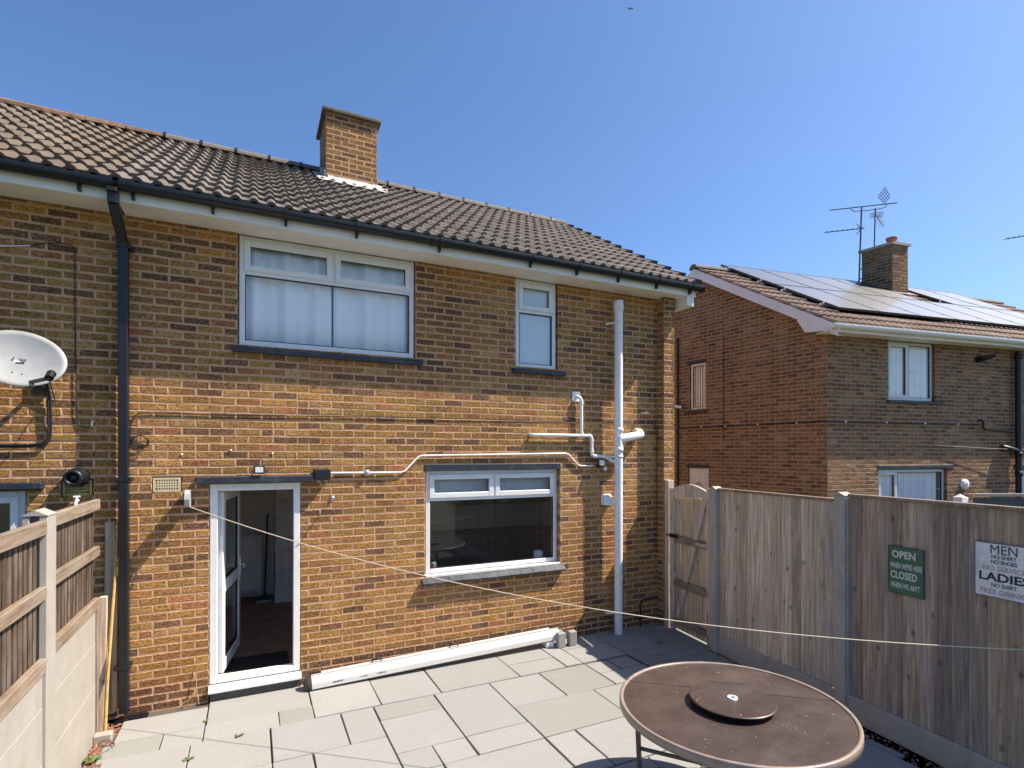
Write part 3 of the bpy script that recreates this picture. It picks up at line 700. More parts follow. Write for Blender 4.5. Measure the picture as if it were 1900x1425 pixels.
# soil pipe
m = MB(); sx, sy = 6.38, -.125
m.tube([(sx, sy, -.03), (sx, sy, 4.3)], .055, 20); sp = m.build('soil_pipe', M['white'], house, label='thick white soil pipe running up the wall')
m = MB(); m.lathe([(.056, 4.26), (.07, 4.262), (.062, 4.385), (.045, 4.39), (.044, 4.3)], (sx, sy, 0), 24); m.build('pipe_cowl', M['white'], sp)
m = MB()
for z in (2.42, 2.68): m.lathe([(.055, z - .03), (.063, z - .028), (.063, z + .028), (.055, z + .03)], (sx, sy, 0), 24)
m.tube([(sx, sy, 2.56), (sx + .06, sy - .01, 2.57), (sx + .3, sy, 2.61), (sx + .37, sy + .02, 2.63), (sx + .4, sy + .07, 2.65), (sx + .4, .01, 2.66)], [.055, .056, .054, .06, .06, .056], 16)
m.tube([(sx - .02, sy - .0, 2.56), (sx - .06, sy - .06, 2.56)], .042, 12); m.build('branch_pipe', M['white'], sp)
for z in (4.1, .27, 2.33):
    m = MB(); m.lathe([(.056, z - .014), (.061, z - .013), (.061, z + .013), (.056, z + .014)], (sx, sy, 0), 20); m.bar((sx - .05, sy, z), (sx - .13, -.02, z - .015), .012, .02)
    m.build('pipe_clip', M['white'], sp)
# waste pipes
m = MB(); y = -.045
m.tube([(5.13, .01, 2.6), (5.13, -.03, 2.6), (5.16, y, 2.6), (5.97, y, 2.6), (6.0, y, 2.59), (6.01, y, 2.56), (6.01, y, 2.38), (6.02, y, 2.35), (6.05, y, 2.335), (6.16, y, 2.33), (6.24, y - .01, 2.31), (6.3, y - .05, 2.27), (6.36, y - .08, 2.265)], .021, 10)
m.tube([(5.8, .01, 3.1), (5.8, -.03, 3.1), (5.83, y, 3.09), (5.85, y, 3.06), (5.85, y, 2.6)], .021, 10)
wp = m.build('waste_pipe', M['white'], house)
m = MB()
for a, b in (((5.81, y, 2.6), (5.89, y, 2.6)), ((5.85, y, 2.6), (5.85, y, 2.65)), ((5.95, y, 2.6), (5.985, y, 2.6)), ((6.01, y, 2.52), (6.01, y, 2.56)), ((6.01, y, 2.38), (6.01, y, 2.43)), ((6.05, y, 2.335), (6.09, y, 2.334)), ((5.85, y, 3.0), (5.85, y, 3.05))): m.tube([a, b], .026, 10)
m.box(5.74, 5.86, -.006, .002, 3.04, 3.17, .002); m.build('pipe_fitting', M['white'], wp)
m = MB(); m.tube([(6.86, .02, 2.93), (6.86, -.06, 2.92), (6.9, -.1, 2.92)], .011, 8); m.build('overflow_pipe', M['grey'], house)
m = MB(); m.tube([(7.12, -.02, .36), (6.88, -.03, .36), (6.83, -.03, .33), (6.82, -.03, .28), (6.82, -.03, -.02)], .012, 8); m.build('condensate_pipe', M['rubber'], house)

# ================================================================ ATTACHED HOUSE (left)
house2 = thing('brick_house', (-1.2, 0, 0), 'adjoining brick house at the far left with lichen roof tiles', 'house')
XA = -3.2
h2 = [(-.72 - XA, .285 - XA, .9, 2.06), (.52 - XA, .745 - XA, 1.99, 2.14)]
F2 = Frame((XA, 0, 0), (1, 0, 0)); wall2 = mortar_sheet(F2, XL - XA, H0, h2, 'wall', M['mortar'], house2)
brickwork(F2, XL - XA - .005, H0, h2, tone_main, wall2, 21, 270, lambda b: -b[0], u_off=.03 + (XL - XA) % .225)
roof2 = roof_base(house2, XA, XL, M['ridge_old'])
lay_tiles(roof2, TX0 - 13 * COV, 13, NR, M['tile_old'], [(.15, .115, .085), (.13, .1, .075), (.16, .125, .088), (.14, .105, .08)], .003)
x = TX0 - .02 - .45 * 9
while x < TX0 - .1:
    m = MB(); prof = [(.14 * math.cos(a) + random.uniform(-.006, .006), .1 * math.sin(a) + random.uniform(-.008, .008)) for a in [math.pi * q / 8 for q in range(9)]]
    m.prism([(RID.y + a, RID.z + .005 + b) for a, b in prof], x + .003, x + .443); m.build('ridge_tile', M['ridge_old'], roof2); x += .45
eaves(house2, XA, .94, [-1.4, -.7, 0, .72])
window(WF, house2, -.7, .27, .95, 2.05, .05, [], [(-.2, 1.0, 2.0)], [(-.645, -.224, 1.005, 1.995, True), (-.176, .215, 1.005, 1.995, True)], glass='glass_dark')
m = MB(WF); m.box(-.85, .41, -.09, .06, 2.065, 2.125, .008); m.build('lintel', M['navy'], house2)
room(WF, house2, -1.5, .8, .13, 2.5, .3, 2.4, M['room'])
air_brick(house2, .53, .737, 2.0, 2.13, plain('olive air brick', (.3, .26, .09), .8, .15, 20))
m = MB(); m.lathe([(.0, -.16), (.03, -.165), (.035, -.1), (.035, -.17), (.062, -.2), (.068, -.12), (.068, -.07), (.085, -.05), (.085, .0)], (.64, 0, 2.16), 28, 'y'); m.build('boiler_flue', M['black'], house2)
m = MB(); m.tube([(.64, .01, 1.955), (.64, -.06, 1.955), (.64, -.08, 1.93), (.64, -.08, 1.9)], .012, 8); m.tube([(.64, -.05, 1.955), (.64, -.05, 1.99)], .014, 8); m.box(.615, .665, -.06, -.04, 1.985, 2.0, .003); m.build('garden_tap', M['white'], house2)

# ================================================================ DETACHED HOUSE (right)
C0 = Vector((11.466, .421, 0)); dg = Vector((-.13084, .9914, 0)); dr = Vector((.98856, -.1508, 0))
house3 = thing('brick_house', C0 + Vector((3, 2, 0)), 'detached brick house behind the fence with solar panels on its roof', 'house')
GL = 5.6
FGr = Frame(C0 + dg * GL, -dg)       # u runs from the far end of the gable towards the near corner
gz = lambda t: GL - t
h3 = [(gz(3.05), gz(2.62), 3.34, 4.41), (gz(3.09), gz(2.54), -.2, 2.04)]
gz_top = lambda z: (6.42 - z) / (6.42 - H0)
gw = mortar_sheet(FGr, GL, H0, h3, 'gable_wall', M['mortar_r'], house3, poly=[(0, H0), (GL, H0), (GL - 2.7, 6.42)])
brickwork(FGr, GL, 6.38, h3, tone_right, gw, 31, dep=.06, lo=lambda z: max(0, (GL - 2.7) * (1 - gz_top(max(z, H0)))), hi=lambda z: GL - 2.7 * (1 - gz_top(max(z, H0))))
FR = Frame(C0, dr); RL = 9.5
h4 = [(1.49, 2.72, 3.39, 4.6), (1.24, 3.04, .9, 2.07), (5.05, 6.4, .9, 2.05), (6.2, 7.4, 3.39, 4.6)]
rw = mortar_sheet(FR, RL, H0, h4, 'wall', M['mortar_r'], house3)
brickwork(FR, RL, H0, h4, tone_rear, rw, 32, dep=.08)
# its windows
def lattice(F, parent, u0, u1, z0, z1, w, nu, nz):
    m = MB(F)
    for k in range(1, nu): u = u0 + (u1 - u0) * k / nu; m.box(u - .006, u + .006, w, w + .004, z0, z1)
    for k in range(1, nz): z = z0 + (z1 - z0) * k / nz; m.box(u0, u1, w - .001, w + .003, z - .006, z + .006)
    m.build('glazing_bar', M['white'], parent)
def blind(F, parent, u0, u1, z0, z1, w, n=0):
    m = MB(F); n = n or max(4, int((u1 - u0) / .09)); d = (u1 - u0) / n
    for k in range(n):
        a = u0 + k * d; m.add([(a, w + .025, z0), (a + d * 1.04, w, z0), (a + d * 1.04, w, z1), (a, w + .025, z1)], [(0, 1, 2, 3)])
    o = m.build('vertical_blind', M['curtain'], parent); return o
w = window(FR, house3, 1.5, 2.71, 3.4, 4.53, .06, [], [(2.07, 3.45, 4.48)], [(1.555, 2.046, 3.455, 4.475, True), (2.094, 2.655, 3.455, 4.475, False)], frame='upvc_r')
lattice(FR, w, 1.6, 2.0, 3.5, 4.43, .086, 2, 4); lattice(FR, w, 2.1, 2.65, 3.46, 4.47, .086, 3, 4); blind(FR, w, 1.52, 2.69, 3.42, 4.5, .1)
m = MB(FR); m.prism([(-.04, 3.34), (-.04, 3.375), (.06, 3.4), (.06, 3.34)], 1.45, 2.9); m.build('sill', M['navy'], w)
w = window(FR, house3, 1.25, 3.03, .95, 2.06, .06, [], [(1.77, 1.0, 2.0)], [(1.305, 1.746, 1.005, 2.0, True), (1.794, 2.975, 1.005, 2.0, False)], frame='upvc_r')
lattice(FR, w, 1.35, 1.7, 1.05, 1.95, .086, 2, 3); lattice(FR, w, 1.8, 2.97, 1.0, 2.0, .086, 6, 3); blind(FR, w, 1.28, 2.86, .97, 2.03, .1)
m = MB(FR); m.box(1.22, 3.2, -.012, .05, 2.072, 2.145, .004); m.box(5.0, 6.5, -.012, .05, 2.072, 2.145, .004); m.build('window_head', M['navy'], house3)
w = window(FR, house3, 5.06, 6.39, .95, 2.04, .06, [], [(5.6, 1.0, 2.0)], [(5.115, 5.576, 1.005, 1.985, True), (5.624, 6.335, 1.005, 1.985, False)], frame='upvc_r')
lattice(FR, w, 5.16, 5.53, 1.05, 1.94, .086, 2, 3); blind(FR, w, 5.08, 6.37, .97, 2.02, .1)
w = window(FR, house3, 6.21, 7.39, 3.4, 4.53, .06, [], [(6.8, 3.45, 4.48)], [(6.265, 6.776, 3.455, 4.475, True), (6.824, 7.335, 3.455, 4.475, False)], frame='upvc_r'); blind(FR, w, 6.24, 7.37, 3.42, 4.5, .1)
cl = MB(); q_ = C0 + dg * GL; e_ = q_ + dr * RL; f_ = C0 + dr * RL
cl.add([q_ + UP * -.1, e_ + UP * -.1, e_ + UP * 4.6, q_ + UP * 4.6, f_ + UP * -.1, f_ + UP * 4.6], [(0, 1, 2, 3), (1, 4, 5, 2)]); cl.build('far_wall', M['mortar_r'], house3)
room(FR, house3, 1.0, 4.5, .2, 2, 2.9, 4.7, M['room']); room(FR, house3, .9, 7.5, .2, 2, .3, 2.5, M['room']); room(FR, house3, 5.8, 8.2, .2, 2, 2.9, 4.7, M['room'])
w = window(FGr, house3, gz(3.04), gz(2.63), 3.35, 4.4, .04, [], [], [(gz(2.985), gz(2.685), 3.405, 4.345, False)], frame='upvc_r')
lattice(FGr, w, gz(2.985), gz(2.685), 3.41, 4.34, .064, 2, 4); blind(FGr, w, gz(3.03), gz(2.64), 3.37, 4.38, .085, 6)
m = MB(FGr); m.box(gz(3.12), gz(2.58), -.012, .04, 4.412, 4.47, .004); m.prism([(-.04, 3.28), (-.04, 3.32), (.04, 3.345), (.04, 3.28)], gz(3.16), gz(2.56)); m.box(gz(3.13), gz(2.52), -.012, .04, 2.042, 2.11, .004); m.build('lintel', M['navy'], house3)
m = MB(FGr); m.box(gz(3.08), gz(2.55), .03, .08, 0, 2.035, .006); dd = m.build('door', M['upvc_r'], house3)
m = MB(FGr); m.box(gz(2.99), gz(2.64), .02, .03, 1.1, 1.88, .008); m.build('door_panel', M['upvc_r'], dd)
m = MB(FGr); m.prism_w([(gz(2.94), 1.45), (gz(2.69), 1.45), (gz(2.69), 1.66), (gz(2.815), 1.72), (gz(2.94), 1.66)], .012, .02); m.build('door_light', M['glass_dark'], dd)
room(FGr, house3, gz(3.6), gz(2.0), .13, 1.5, 3.0, 4.6, M['room'])
# roof of the detached house (skewed plan: ridge follows the rear wall)
Eg = C0 - dg * .31; Eg = Vector((Eg.x, Eg.y, 4.66)); q3 = Vector((-.11196, .84829, .51755)); N3 = Vector((-.0804, -.5269, .8461)); LQ = 3.5
m = MB()
def r3(u, v, o=0): return Eg + dr * u + q3 * v + N3 * o
A0, A1 = r3(-.25, 0, -.03), r3(RL + .2, 0, -.03); B0, B1 = r3(-.25, LQ, -.03), r3(RL + .2, LQ, -.03)
bk = Vector((dg.x, dg.y, 0)) * 3.0
m.add([A0, A1, B1, B0, B0 + bk - Vector((0, 0, 1.8)), B1 + bk - Vector((0, 0, 1.8))], [(0, 1, 2, 3), (3, 2, 5, 4)])
roof3 = m.build('roof', plain('dark tile underlay', (.1, .08, .065), .9), house3)
tm = MB(); rnd = random.Random(9)
v, f, v2, f2 = tile_verts(1)
for r in range(10):
    for c in range(33):
        if 2 <= r <= 8 and 3 <= c <= 28 and not (12 <= c <= 20): continue
        t = rnd.choice([(.3, .2, .14), (.26, .18, .13), (.33, .24, .17)]); k = rnd.uniform(.8, 1.15); t = tuple(q * k for q in t)
        for vv, ff in ((v, f), (v2, f2)): tm.add([r3(-.25 + c * COV + a, r * .35 - .05 + b, h) for a, b, h in vv], ff, t)
tm.build('roof_tiles', M['tile_attr'], roof3, kind='stuff')
m = MB(); prof = [(.13 * math.cos(a), .1 * math.sin(a)) for a in [math.pi * q / 8 for q in range(9)]]
for k in range(22):
    a = r3(-.27 + k * .45, LQ, 0); b = a + dr * .44; vs_ = [a - Vector((dr.y, -dr.x, 0)) * p[0] + UP * p[1] for p in prof] + [b - Vector((dr.y, -dr.x, 0)) * p[0] + UP * p[1] for p in prof]
    n = MB(); n.add(vs_, [tuple(range(9)), tuple(range(9, 18))] + [(j, j + 1, 10 + j, 9 + j) for j in range(8)]); n.build('ridge_tile', M['ridge'], roof3)
# barge boards, soffit, gutter
def slope_board(name, P0, P1, hgt, thick, mat, parent, out):
    n = MB(); P0, P1 = Vector(P0), Vector(P1); dn = Vector((0, 0, -hgt)); o = out.normalized() * thick
    n.add([P0, P1, P1 + dn, P0 + dn, P0 + o, P1 + o, P1 + dn + o, P0 + dn + o], [(0, 1, 2, 3), (4, 5, 6, 7), (0, 1, 5, 4), (1, 2, 6, 5), (2, 3, 7, 6), (3, 0, 4, 7)]); return n.build(name, mat, parent)
gn = Vector((-.9914, -.1308, 0))
M['barge'] = plain('pinkish white board', (.78, .74, .73), .5, .05, 4)
b0, b1 = r3(-.22, -.05, .0), r3(-.22, LQ, .0); slope_board('bargeboard', b0, b1, .2, .025, M['barge'], house3, gn)
b2 = b1 + bk - Vector((0, 0, 1.8)); slope_board('bargeboard', b1, b2, .2, .025, M['barge'], house3, gn)
n = MB(); n.add([b0 - UP * .19, b1 - UP * .19, b1 - gn * .24 - UP * .19, b0 - gn * .24 - UP * .19], [(0, 1, 2, 3)]); n.add([b2 - UP * .19, b1 - UP * .19, b1 - gn * .24 - UP * .19, b2 - gn * .24 - UP * .19], [(0, 1, 2, 3)]); n.build('verge_soffit', M['fascia'], house3)
n = MB(FGr); n.prism_w([(GL + .31, 4.53), (GL + .31, 4.66), (GL - .44, 4.86), (GL - .28, 4.6)], -.235, -.205); n.build('box_end', M['barge'], house3)
n = MB(FR); n.box(-.22, RL, -.3, -.28, 4.52, 4.64, .004); n.build('fascia', M['fascia'], house3)
n = MB(FR); n.box(-.22, RL, -.28, .03, 4.536, 4.548); n.build('soffit', M['fascia'], house3)
n = MB(FR); c = (-.35, 4.625); n.prism([(c[0] - .06, c[1] + .02)] + [(c[0] + .06 * math.cos(a), c[1] + .06 * math.sin(a)) for a in [math.pi + math.pi * k / 10 for k in range(11)]] + [(c[0] + .06, c[1] + .02)], -.26, RL); gt3 = n.build('gutter', M['white'], house3)
for u in (.2, .95, 1.7, 2.5, 2.75, 3.3, 4.2):
    n = MB(FR); n.prism([(c[0] + .066 * math.cos(a), c[1] + .066 * math.sin(a)) for a in [math.pi + math.pi * k / 10 for k in range(11)]], u - .015, u + .015); n.build('gutter_bracket', M['white'], gt3)
n = MB(FR); n.tube([(4.97, -.09, 4.5), (4.97, -.09, 0)], .055, 14)
for z in (4.38, 2.35, 1.95): n.lathe([(.055, z - .05), (.066, z - .05), (.066, z + .05), (.055, z + .05)], (4.97, -.09, 0), 14)
n.tube([(4.97, -.09, 2.42), (4.75, -.09, 2.46), (4.6, -.04, 2.5), (4.58, .01, 2.5)], .05, 12); n.tube([(3.92, .01, 3.05), (3.93, -.05, 3.05), (3.97, -.06, 3.02), (3.97, -.06, 2.9), (4.02, -.06, 2.86), (4.92, -.07, 2.82)], .022, 8); n.tube([(5.0, -.09, 2.86), (5.3, -.06, 2.9), (5.8, -.04, 2.95)], .022, 8)
n.build('soil_pipe', M['black'], house3)
n = MB(FR); n.tube([(3.88, .0, 4.28), (3.88, -.12, 4.28)], .06, 14); n.tube([(3.88, -.1, 4.28), (4.0, -.26, 4.33)], [.06, .035], 12); n.build('boiler_flue', M['black'], house3)
n = MB(FR); n.lathe([(.0, -.05), (.05, -.055), (.1, -.04), (.105, 0)], (3.5, 0, 1.75), 24, 'y'); rv = n.build('round_vent', M['white'], house3)
n = MB(FR); n.bar((3.46, -.06, 1.745), (3.54, -.06, 1.755), .01, .012); n.build('vent_slot', M['dark_metal'], rv)
# chimney of the detached house
cb = Vector((15.958, 1.8, 0)); CHL, CHW = .68, .5
for_corner = [cb, cb + dr * CHW, cb + dr * CHW + dg * CHL, cb + dg * CHL]
n = MB(); n.add([p + UP * 5.6 for p in for_corner] + [p + UP * 7.42 for p in for_corner], [(0, 1, 5, 4), (1, 2, 6, 5), (2, 3, 7, 6), (3, 0, 4, 7), (4, 5, 6, 7)]); ch3 = n.build('chimney', M['mortar_r'], house3)
for O, d, Lw, sd in ((cb, dr, CHW, 41), (cb + dg * CHL, -dg, CHL, 42), (cb + dr * CHW, dg, CHL, 43)):
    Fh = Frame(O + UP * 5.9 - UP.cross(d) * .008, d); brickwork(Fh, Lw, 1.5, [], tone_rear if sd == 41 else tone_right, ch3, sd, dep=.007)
n = MB(); e = .05; cc = [cb - dr * e - dg * e, cb + dr * (CHW + e) - dg * e, cb + dr * (CHW + e) + dg * (CHL + e), cb - dr * e + dg * (CHL + e)]
n.add([p + UP * 7.42 for p in cc] + [p + UP * 7.48 for p in cc], [(0, 1, 2, 3), (4, 5, 6, 7), (0, 1, 5, 4), (1, 2, 6, 5), (2, 3, 7, 6), (3, 0, 4, 7)]); n.build('chimney_cap', M['concrete'], ch3)
pc = cb + dr * CHW * .5 + dg * .18; n = MB(); n.lathe([(.09, 7.47), (.1, 7.5), (.095, 7.56), (.12, 7.62), (.13, 7.66), (.1, 7.67), (.0, 7.66)], (pc.x, pc.y, 0), 20); n.build('chimney_pot', plain('red clay pot', (.42, .12, .07), .8, .15, 15), ch3)
pc = cb + dr * CHW * .5 + dg * .52; n = MB(); n.lathe([(.1, 7.47), (.1, 7.5), (.06, 7.53), (.0, 7.54)], (pc.x, pc.y, 0), 16); n.build('chimney_cowl', M['dark_metal'], ch3)
n = MB(); a = r3(4.45, 2.5, .13); n.add([r3(4.5, 2.78, .13), r3(5.5, 2.78, .13), r3(5.5, 3.45, .13), r3(4.5, 3.45, .13)], [(0, 1, 2, 3)]); n.build('flashing', M['dark_metal'], ch3)

# solar panels
mp, t, b = nt('solar glass'); vv = wpos(t)
b.inputs['Base Color'].default_value = (.03, .035, .05, 1); b.inputs['Roughness'].default_value = .42; b.inputs['Specular IOR Level'].default_value = 1.
b.inputs['Coat Weight'].default_value = .5; b.inputs['Coat Roughness'].default_value = .12; M['solar'] = mp
M['alu'] = plain('dark aluminium', (.06, .065, .075), .4, .1, 20, metal=.6); M['clamp'] = plain('aluminium clamp', (.6, .6, .6), .4, .1, 20, metal=.5)
PW, PH = 1.062, 1.5; cells = []
for k in range(7): cells.append((.6 + k * PW, .7))
for k in list(range(4)) + list(range(5, 7)): cells.append((.6 + k * PW, .7 + PH + .01))
for k, (u, v) in enumerate(cells):
    c = r3(u + PW / 2, v + PH / 2, .12)
    low = v < 1; kth = ['first', 'second', 'third', 'fourth', 'fifth', 'sixth', 'seventh', 'eighth', 'ninth'][round((u - .6) / PW)]
    p = thing('solar_panel', c, f"{kth} black solar panel from the gable in the {'lower' if low else 'upper'} row", 'solar panel', 'solar panels on the detached house roof')
    n = MB(); g = .006
    def slab3(u0, u1, v0, v1, o0, o1):
        n.add([r3(u0, v0, o0), r3(u1, v0, o0), r3(u1, v1, o0), r3(u0, v1, o0), r3(u0, v0, o1), r3(u1, v0, o1), r3(u1, v1, o1), r3(u0, v1, o1)], [(0, 1, 2, 3), (4, 5, 6, 7), (0, 1, 5, 4), (1, 2, 6, 5), (2, 3, 7, 6), (3, 0, 4, 7)])
    slab3(u + g, u + PW - g, v + g, v + .02, .09, .132); slab3(u + g, u + PW - g, v + PH - .02, v + PH - g, .09, .132); slab3(u + g, u + .02, v + .02, v + PH - .02, .09, .132); slab3(u + PW - .02, u + PW - g, v + .02, v + PH - .02, .09, .132)
    n.build('frame', M['alu'], p)
    n = MB(); slab3(u + .02, u + PW - .02, v + .02, v + PH - .02, .1, .128); n.build('glass_face', M['solar'], p)
    for vv_ in (v + .3, v + PH - .3):
        n = MB(); slab3(u - .01, u + .012, vv_, vv_ + .05, .06, .142); n.build('clamp', M['clamp'], p)
        n = MB(); slab3(u - (.08 if u < .7 else 0), u + PW, vv_, vv_ + .04, .05, .085); n.build('mounting_rail', M['clamp'], p)

# ================================================================ RIGHT FENCE AND GATE
FD = Vector((-.11043, -.99388, 0)); FF = Frame((7.09, -1.08, 0), FD)
fence = thing('garden_fence', (7.0, -2.8, 0), 'tall weathered board fence with concrete posts carrying two signs', 'fence')
def feather(w, h, t0=.004, t1=.026):
    m = MB(); m.add([(0, 0, 0), (w, 0, 0), (w, -t0, 0), (0, -t1, 0), (0, 0, h), (w, 0, h), (w, -t0, h), (0, -t1, h)], [(0, 1, 2, 3), (4, 5, 6, 7), (0, 1, 5, 4), (1, 2, 6, 5), (2, 3, 7, 6), (3, 0, 4, 7)]); return m
def fence_panel(s0, s1, z0, z1, tints, seed):
    rnd = random.Random(seed)
    m = MB(FF); m.box(s0, s1, -.035, .03, z1, z1 + .028, .004)
    for z in (z0 + .15, (z0 + z1) / 2, z1 - .2): m.box(s0, s1, .021, .055, z - .04, z + .04, .004)
    pan = m.build('fence_panel', M['rail_x'], fence)
    u = s0
    while u < s1 - .03:
        w = min(rnd.uniform(.112, .128), s1 - u); bm_ = feather(w + (.012 if u + w < s1 - .02 else 0), z1 - z0)
        c = rnd.choice(tints); v = rnd.uniform(.72, 1.2)
        link('board', bm_.mesh('board', M['fence_wood']), pan, FF.mat(u, .018 + rnd.uniform(-.002, .002), z0), color=tuple(q * v for q in c)); u += w
warm = [(1.05, 1., .92), (1., .95, .88), (.92, .92, .92), (1.1, 1.02, .9)]; cool = [(.78, .71, .67), (.7, .64, .62), (.95, .84, .73), (.6, .54, .52), (1., .89, .76), (.8, .69, .6)]
fence_panel(.1, 1.66, .2, 1.93, warm, 1); fence_panel(1.8, 3.36, .2, 1.985, cool, 2); fence_panel(3.5, 5.1, .2, 1.985, cool, 3)
def post(F, parent, s, z1, wdt=.115, mat='concrete', dep=.1):
    m = MB(F); m.box(s - wdt / 2, s + wdt / 2, -.055, dep - .055, -.1, z1 - .03, .006)
    m.prism_w([(s - wdt / 2 - .004, z1 - .03), (s + wdt / 2 + .004, z1 - .03), (s, z1)], -.06, dep - .05)
    m.box(s + wdt / 2 - .001, s + wdt / 2 + .014, -.03, .04, -.1, z1 - .05); return m.build('concrete_post', M[mat], parent)
for s_, z in ((.04, 1.975), (1.73, 2.025), (3.43, 2.03), (5.17, 2.03)): post(FF, fence, s_, z)
for a, b in ((.1, 1.67), (1.79, 3.37), (3.49, 5.1)):
    m = MB(FF); m.box(a, b, -.025, .025, -.1, .198, .008); m.build('gravel_board', M['concrete'], fence)
gate = thing('garden_gate', (7.13, -.66, 0), 'braced wooden gate with arched top beside the house corner', 'gate')
m = MB(FF); m.box(-.1, -.022, -.03, .045, .008, 1.945, .004); m.build('stile', M['fence_wood'], gate)
m = MB(FF); m.box(-.84, -.76, -.03, .045, .008, 1.9, .004); m.build('stile', M['fence_wood'], gate)
arch = [(-.76 + k * .66 / 12, 1.9 + .115 * math.sin(math.pi * (.13 + .74 * k / 12)) - .045) for k in range(13)]
m = MB(FF); m.prism_w([(-.84, 1.865)] + arch + [(-.022, 1.9), (-.022, 1.82), (-.84, 1.77)], -.036, -.004); m.build('arched_rail', M['fence_wood'], gate)
u = -.76; rnd = random.Random(4)
while u < -.11:
    w = min(.098, -.1 - u); m = MB(); m.box(0, w - .004, 0, .018, 0, 1.79, .002)
    v = rnd.uniform(.9, 1.2); link('board', m.mesh('board', M['fence_wood']), gate, FF.mat(u, .012, .012), color=(v, v * .95, v * .82)); u += .098
for z in (1.225, .64, .14):
    m = MB(FF); m.box(-.76, -.1, -.032, .01, z - .045, z + .045, .004); m.build('ledge', M['rail_wood'], gate)
for (a, z0), (b, z1) in (((-.13, 1.82), (-.32, 1.27)), ((-.34, 1.18), (-.52, .69)), ((-.54, .59), (-.72, .1))):
    m = MB(FF); w = .042; m.prism_w([(b - w, z1), (b + w, z1), (a + w, z0), (a - w, z0)], -.03, .008); m.build('brace', M['fence_wood'], gate)
for z in (1.225, .64):
    m = MB(FF); m.box(-.3, .02, -.04, -.033, z - .022, z + .022, .002); m.tube([(-.02, -.045, z - .04), (-.02, -.045, z + .04)], .012, 8); m.build('hinge', M['steel'], gate)
m = MB(FF); m.box(-.84, -.66, -.045, -.033, 1.235, 1.285, .003); m.tube([(-.9, -.05, 1.26), (-.7, -.05, 1.26)], .008, 8); m.build('bolt', M['black'], gate)
gp = MB(FF); gp.box(-.95, -.862, -.04, .05, -.05, 2.0, .005); gp.build('gate_post', M['fence_wood'], label='square timber gate post against the brick corner', cat='post')

# text helper
def text_mesh(s, hgt, width, F, u, z, w, bold=.0, shear=0):
    cu = bpy.data.curves.new('t', 'FONT'); cu.body = s; cu.align_x = 'CENTER'; cu.align_y = 'CENTER'; cu.offset = bold; cu.resolution_u = 3
    o = bpy.data.objects.new('t', cu); COL.objects.link(o); dgp = bpy.context.evaluated_depsgraph_get(); dgp.update()
    me = bpy.data.meshes.new_from_object(o.evaluated_get(dgp)); bpy.data.objects.remove(o)
    xs = [v.co.x for v in me.vertices]; ys = [v.co.y for v in me.vertices]; sx = width / (max(xs) - min(xs)); sy = hgt / (max(ys) - min(ys)); cx, cy = (max(xs) + min(xs)) / 2, (max(ys) + min(ys)) / 2
    for v in me.vertices: v.co = F(u + (v.co.x - cx) * sx, w, z + (v.co.y - cy) * sy)
    return me
def letters(parent, rows, F):
    for (s, hgt, wid, u, z, w, mat, bold) in rows:
        me = text_mesh(s, hgt, wid, F, u, z, w, bold); me.materials.clear(); me.materials.append(mat); link('lettering', me, parent)
P_ = lambda n, c: plain(n, c, .55, .12, 40)
sg = thing('hanging_sign', tuple(FF(2.3, -.03, 1.23)), 'small green metal sign reading open when we are here', 'sign')
m = MB(FF); m.box(2.165, 2.44, -.016, -.012, 1.225, 1.605); bd = m.build('sign_board', P_('green enamel', (.055, .15, .085)), sg)
m = MB(FF); e = .006
m.box(2.16, 2.166, -.018, -.011, 1.22, 1.61); m.box(2.439, 2.445, -.018, -.011, 1.22, 1.61); m.box(2.166, 2.439, -.018, -.011, 1.22, 1.226); m.box(2.166, 2.439, -.018, -.011, 1.604, 1.61); m.build('sign_rim', P_('dark green rim', (.02, .05, .03)), sg)
wt = P_('sign white', (.66, .68, .62)); 
letters(bd, [('OPEN', .062, .19, 2.285, 1.545, -.0175, wt, .03), ("WHEN WE'RE HERE", .048, .255, 2.303, 1.452, -.0175, wt, .025), ('CLOSED', .062, .215, 2.285, 1.375, -.0175, wt, .03), ("WHEN WE AIN'T", .048, .235, 2.295, 1.29, -.0175, wt, .025)], FF)
sg2 = thing('hanging_sign', tuple(FF(2.98, -.03, 1.36)), 'white metal sign with black and red words about shirts and shoes', 'sign')
m = MB(FF); m.box(2.8, 3.155, -.016, -.012, 1.362, 1.74); bd2 = m.build('sign_board', plain('white enamel', (.82, .815, .8), .45, .1, 20, dirt=((.3, .22, .16), .5)), sg2)
m = MB(FF); m.box(2.795, 2.801, -.018, -.011, 1.357, 1.745); m.box(3.154, 3.16, -.018, -.011, 1.357, 1.745); m.box(2.801, 3.154, -.018, -.011, 1.357, 1.363); m.box(2.801, 3.154, -.018, -.011, 1.739, 1.745); m.build('sign_rim', P_('blue grey rim', (.14, .16, .2)), sg2)
bk_, rd = P_('sign black', (.03, .03, .035)), P_('faded red', (.5, .34, .33)); u = 2.975
letters(bd2, [('MEN', .062, .16, u, 1.7, -.0175, bk_, .0), ('NO SHIRT', .028, .15, u, 1.648, -.0175, bk_, .02), ('NO SHOES', .028, .155, u, 1.611, -.0175, bk_, .02), ('NO SERVICE', .036, .255, u, 1.565, -.0175, rd, .02),
              ('LADIES', .062, .3, u, 1.504, -.0175, bk_, .03), ('NO SHIRT', .028, .15, u, 1.447, -.0175, bk_, .02), ('FREE DRINKS', .036, .285, u, 1.4, -.0175, rd, .02)], FF)
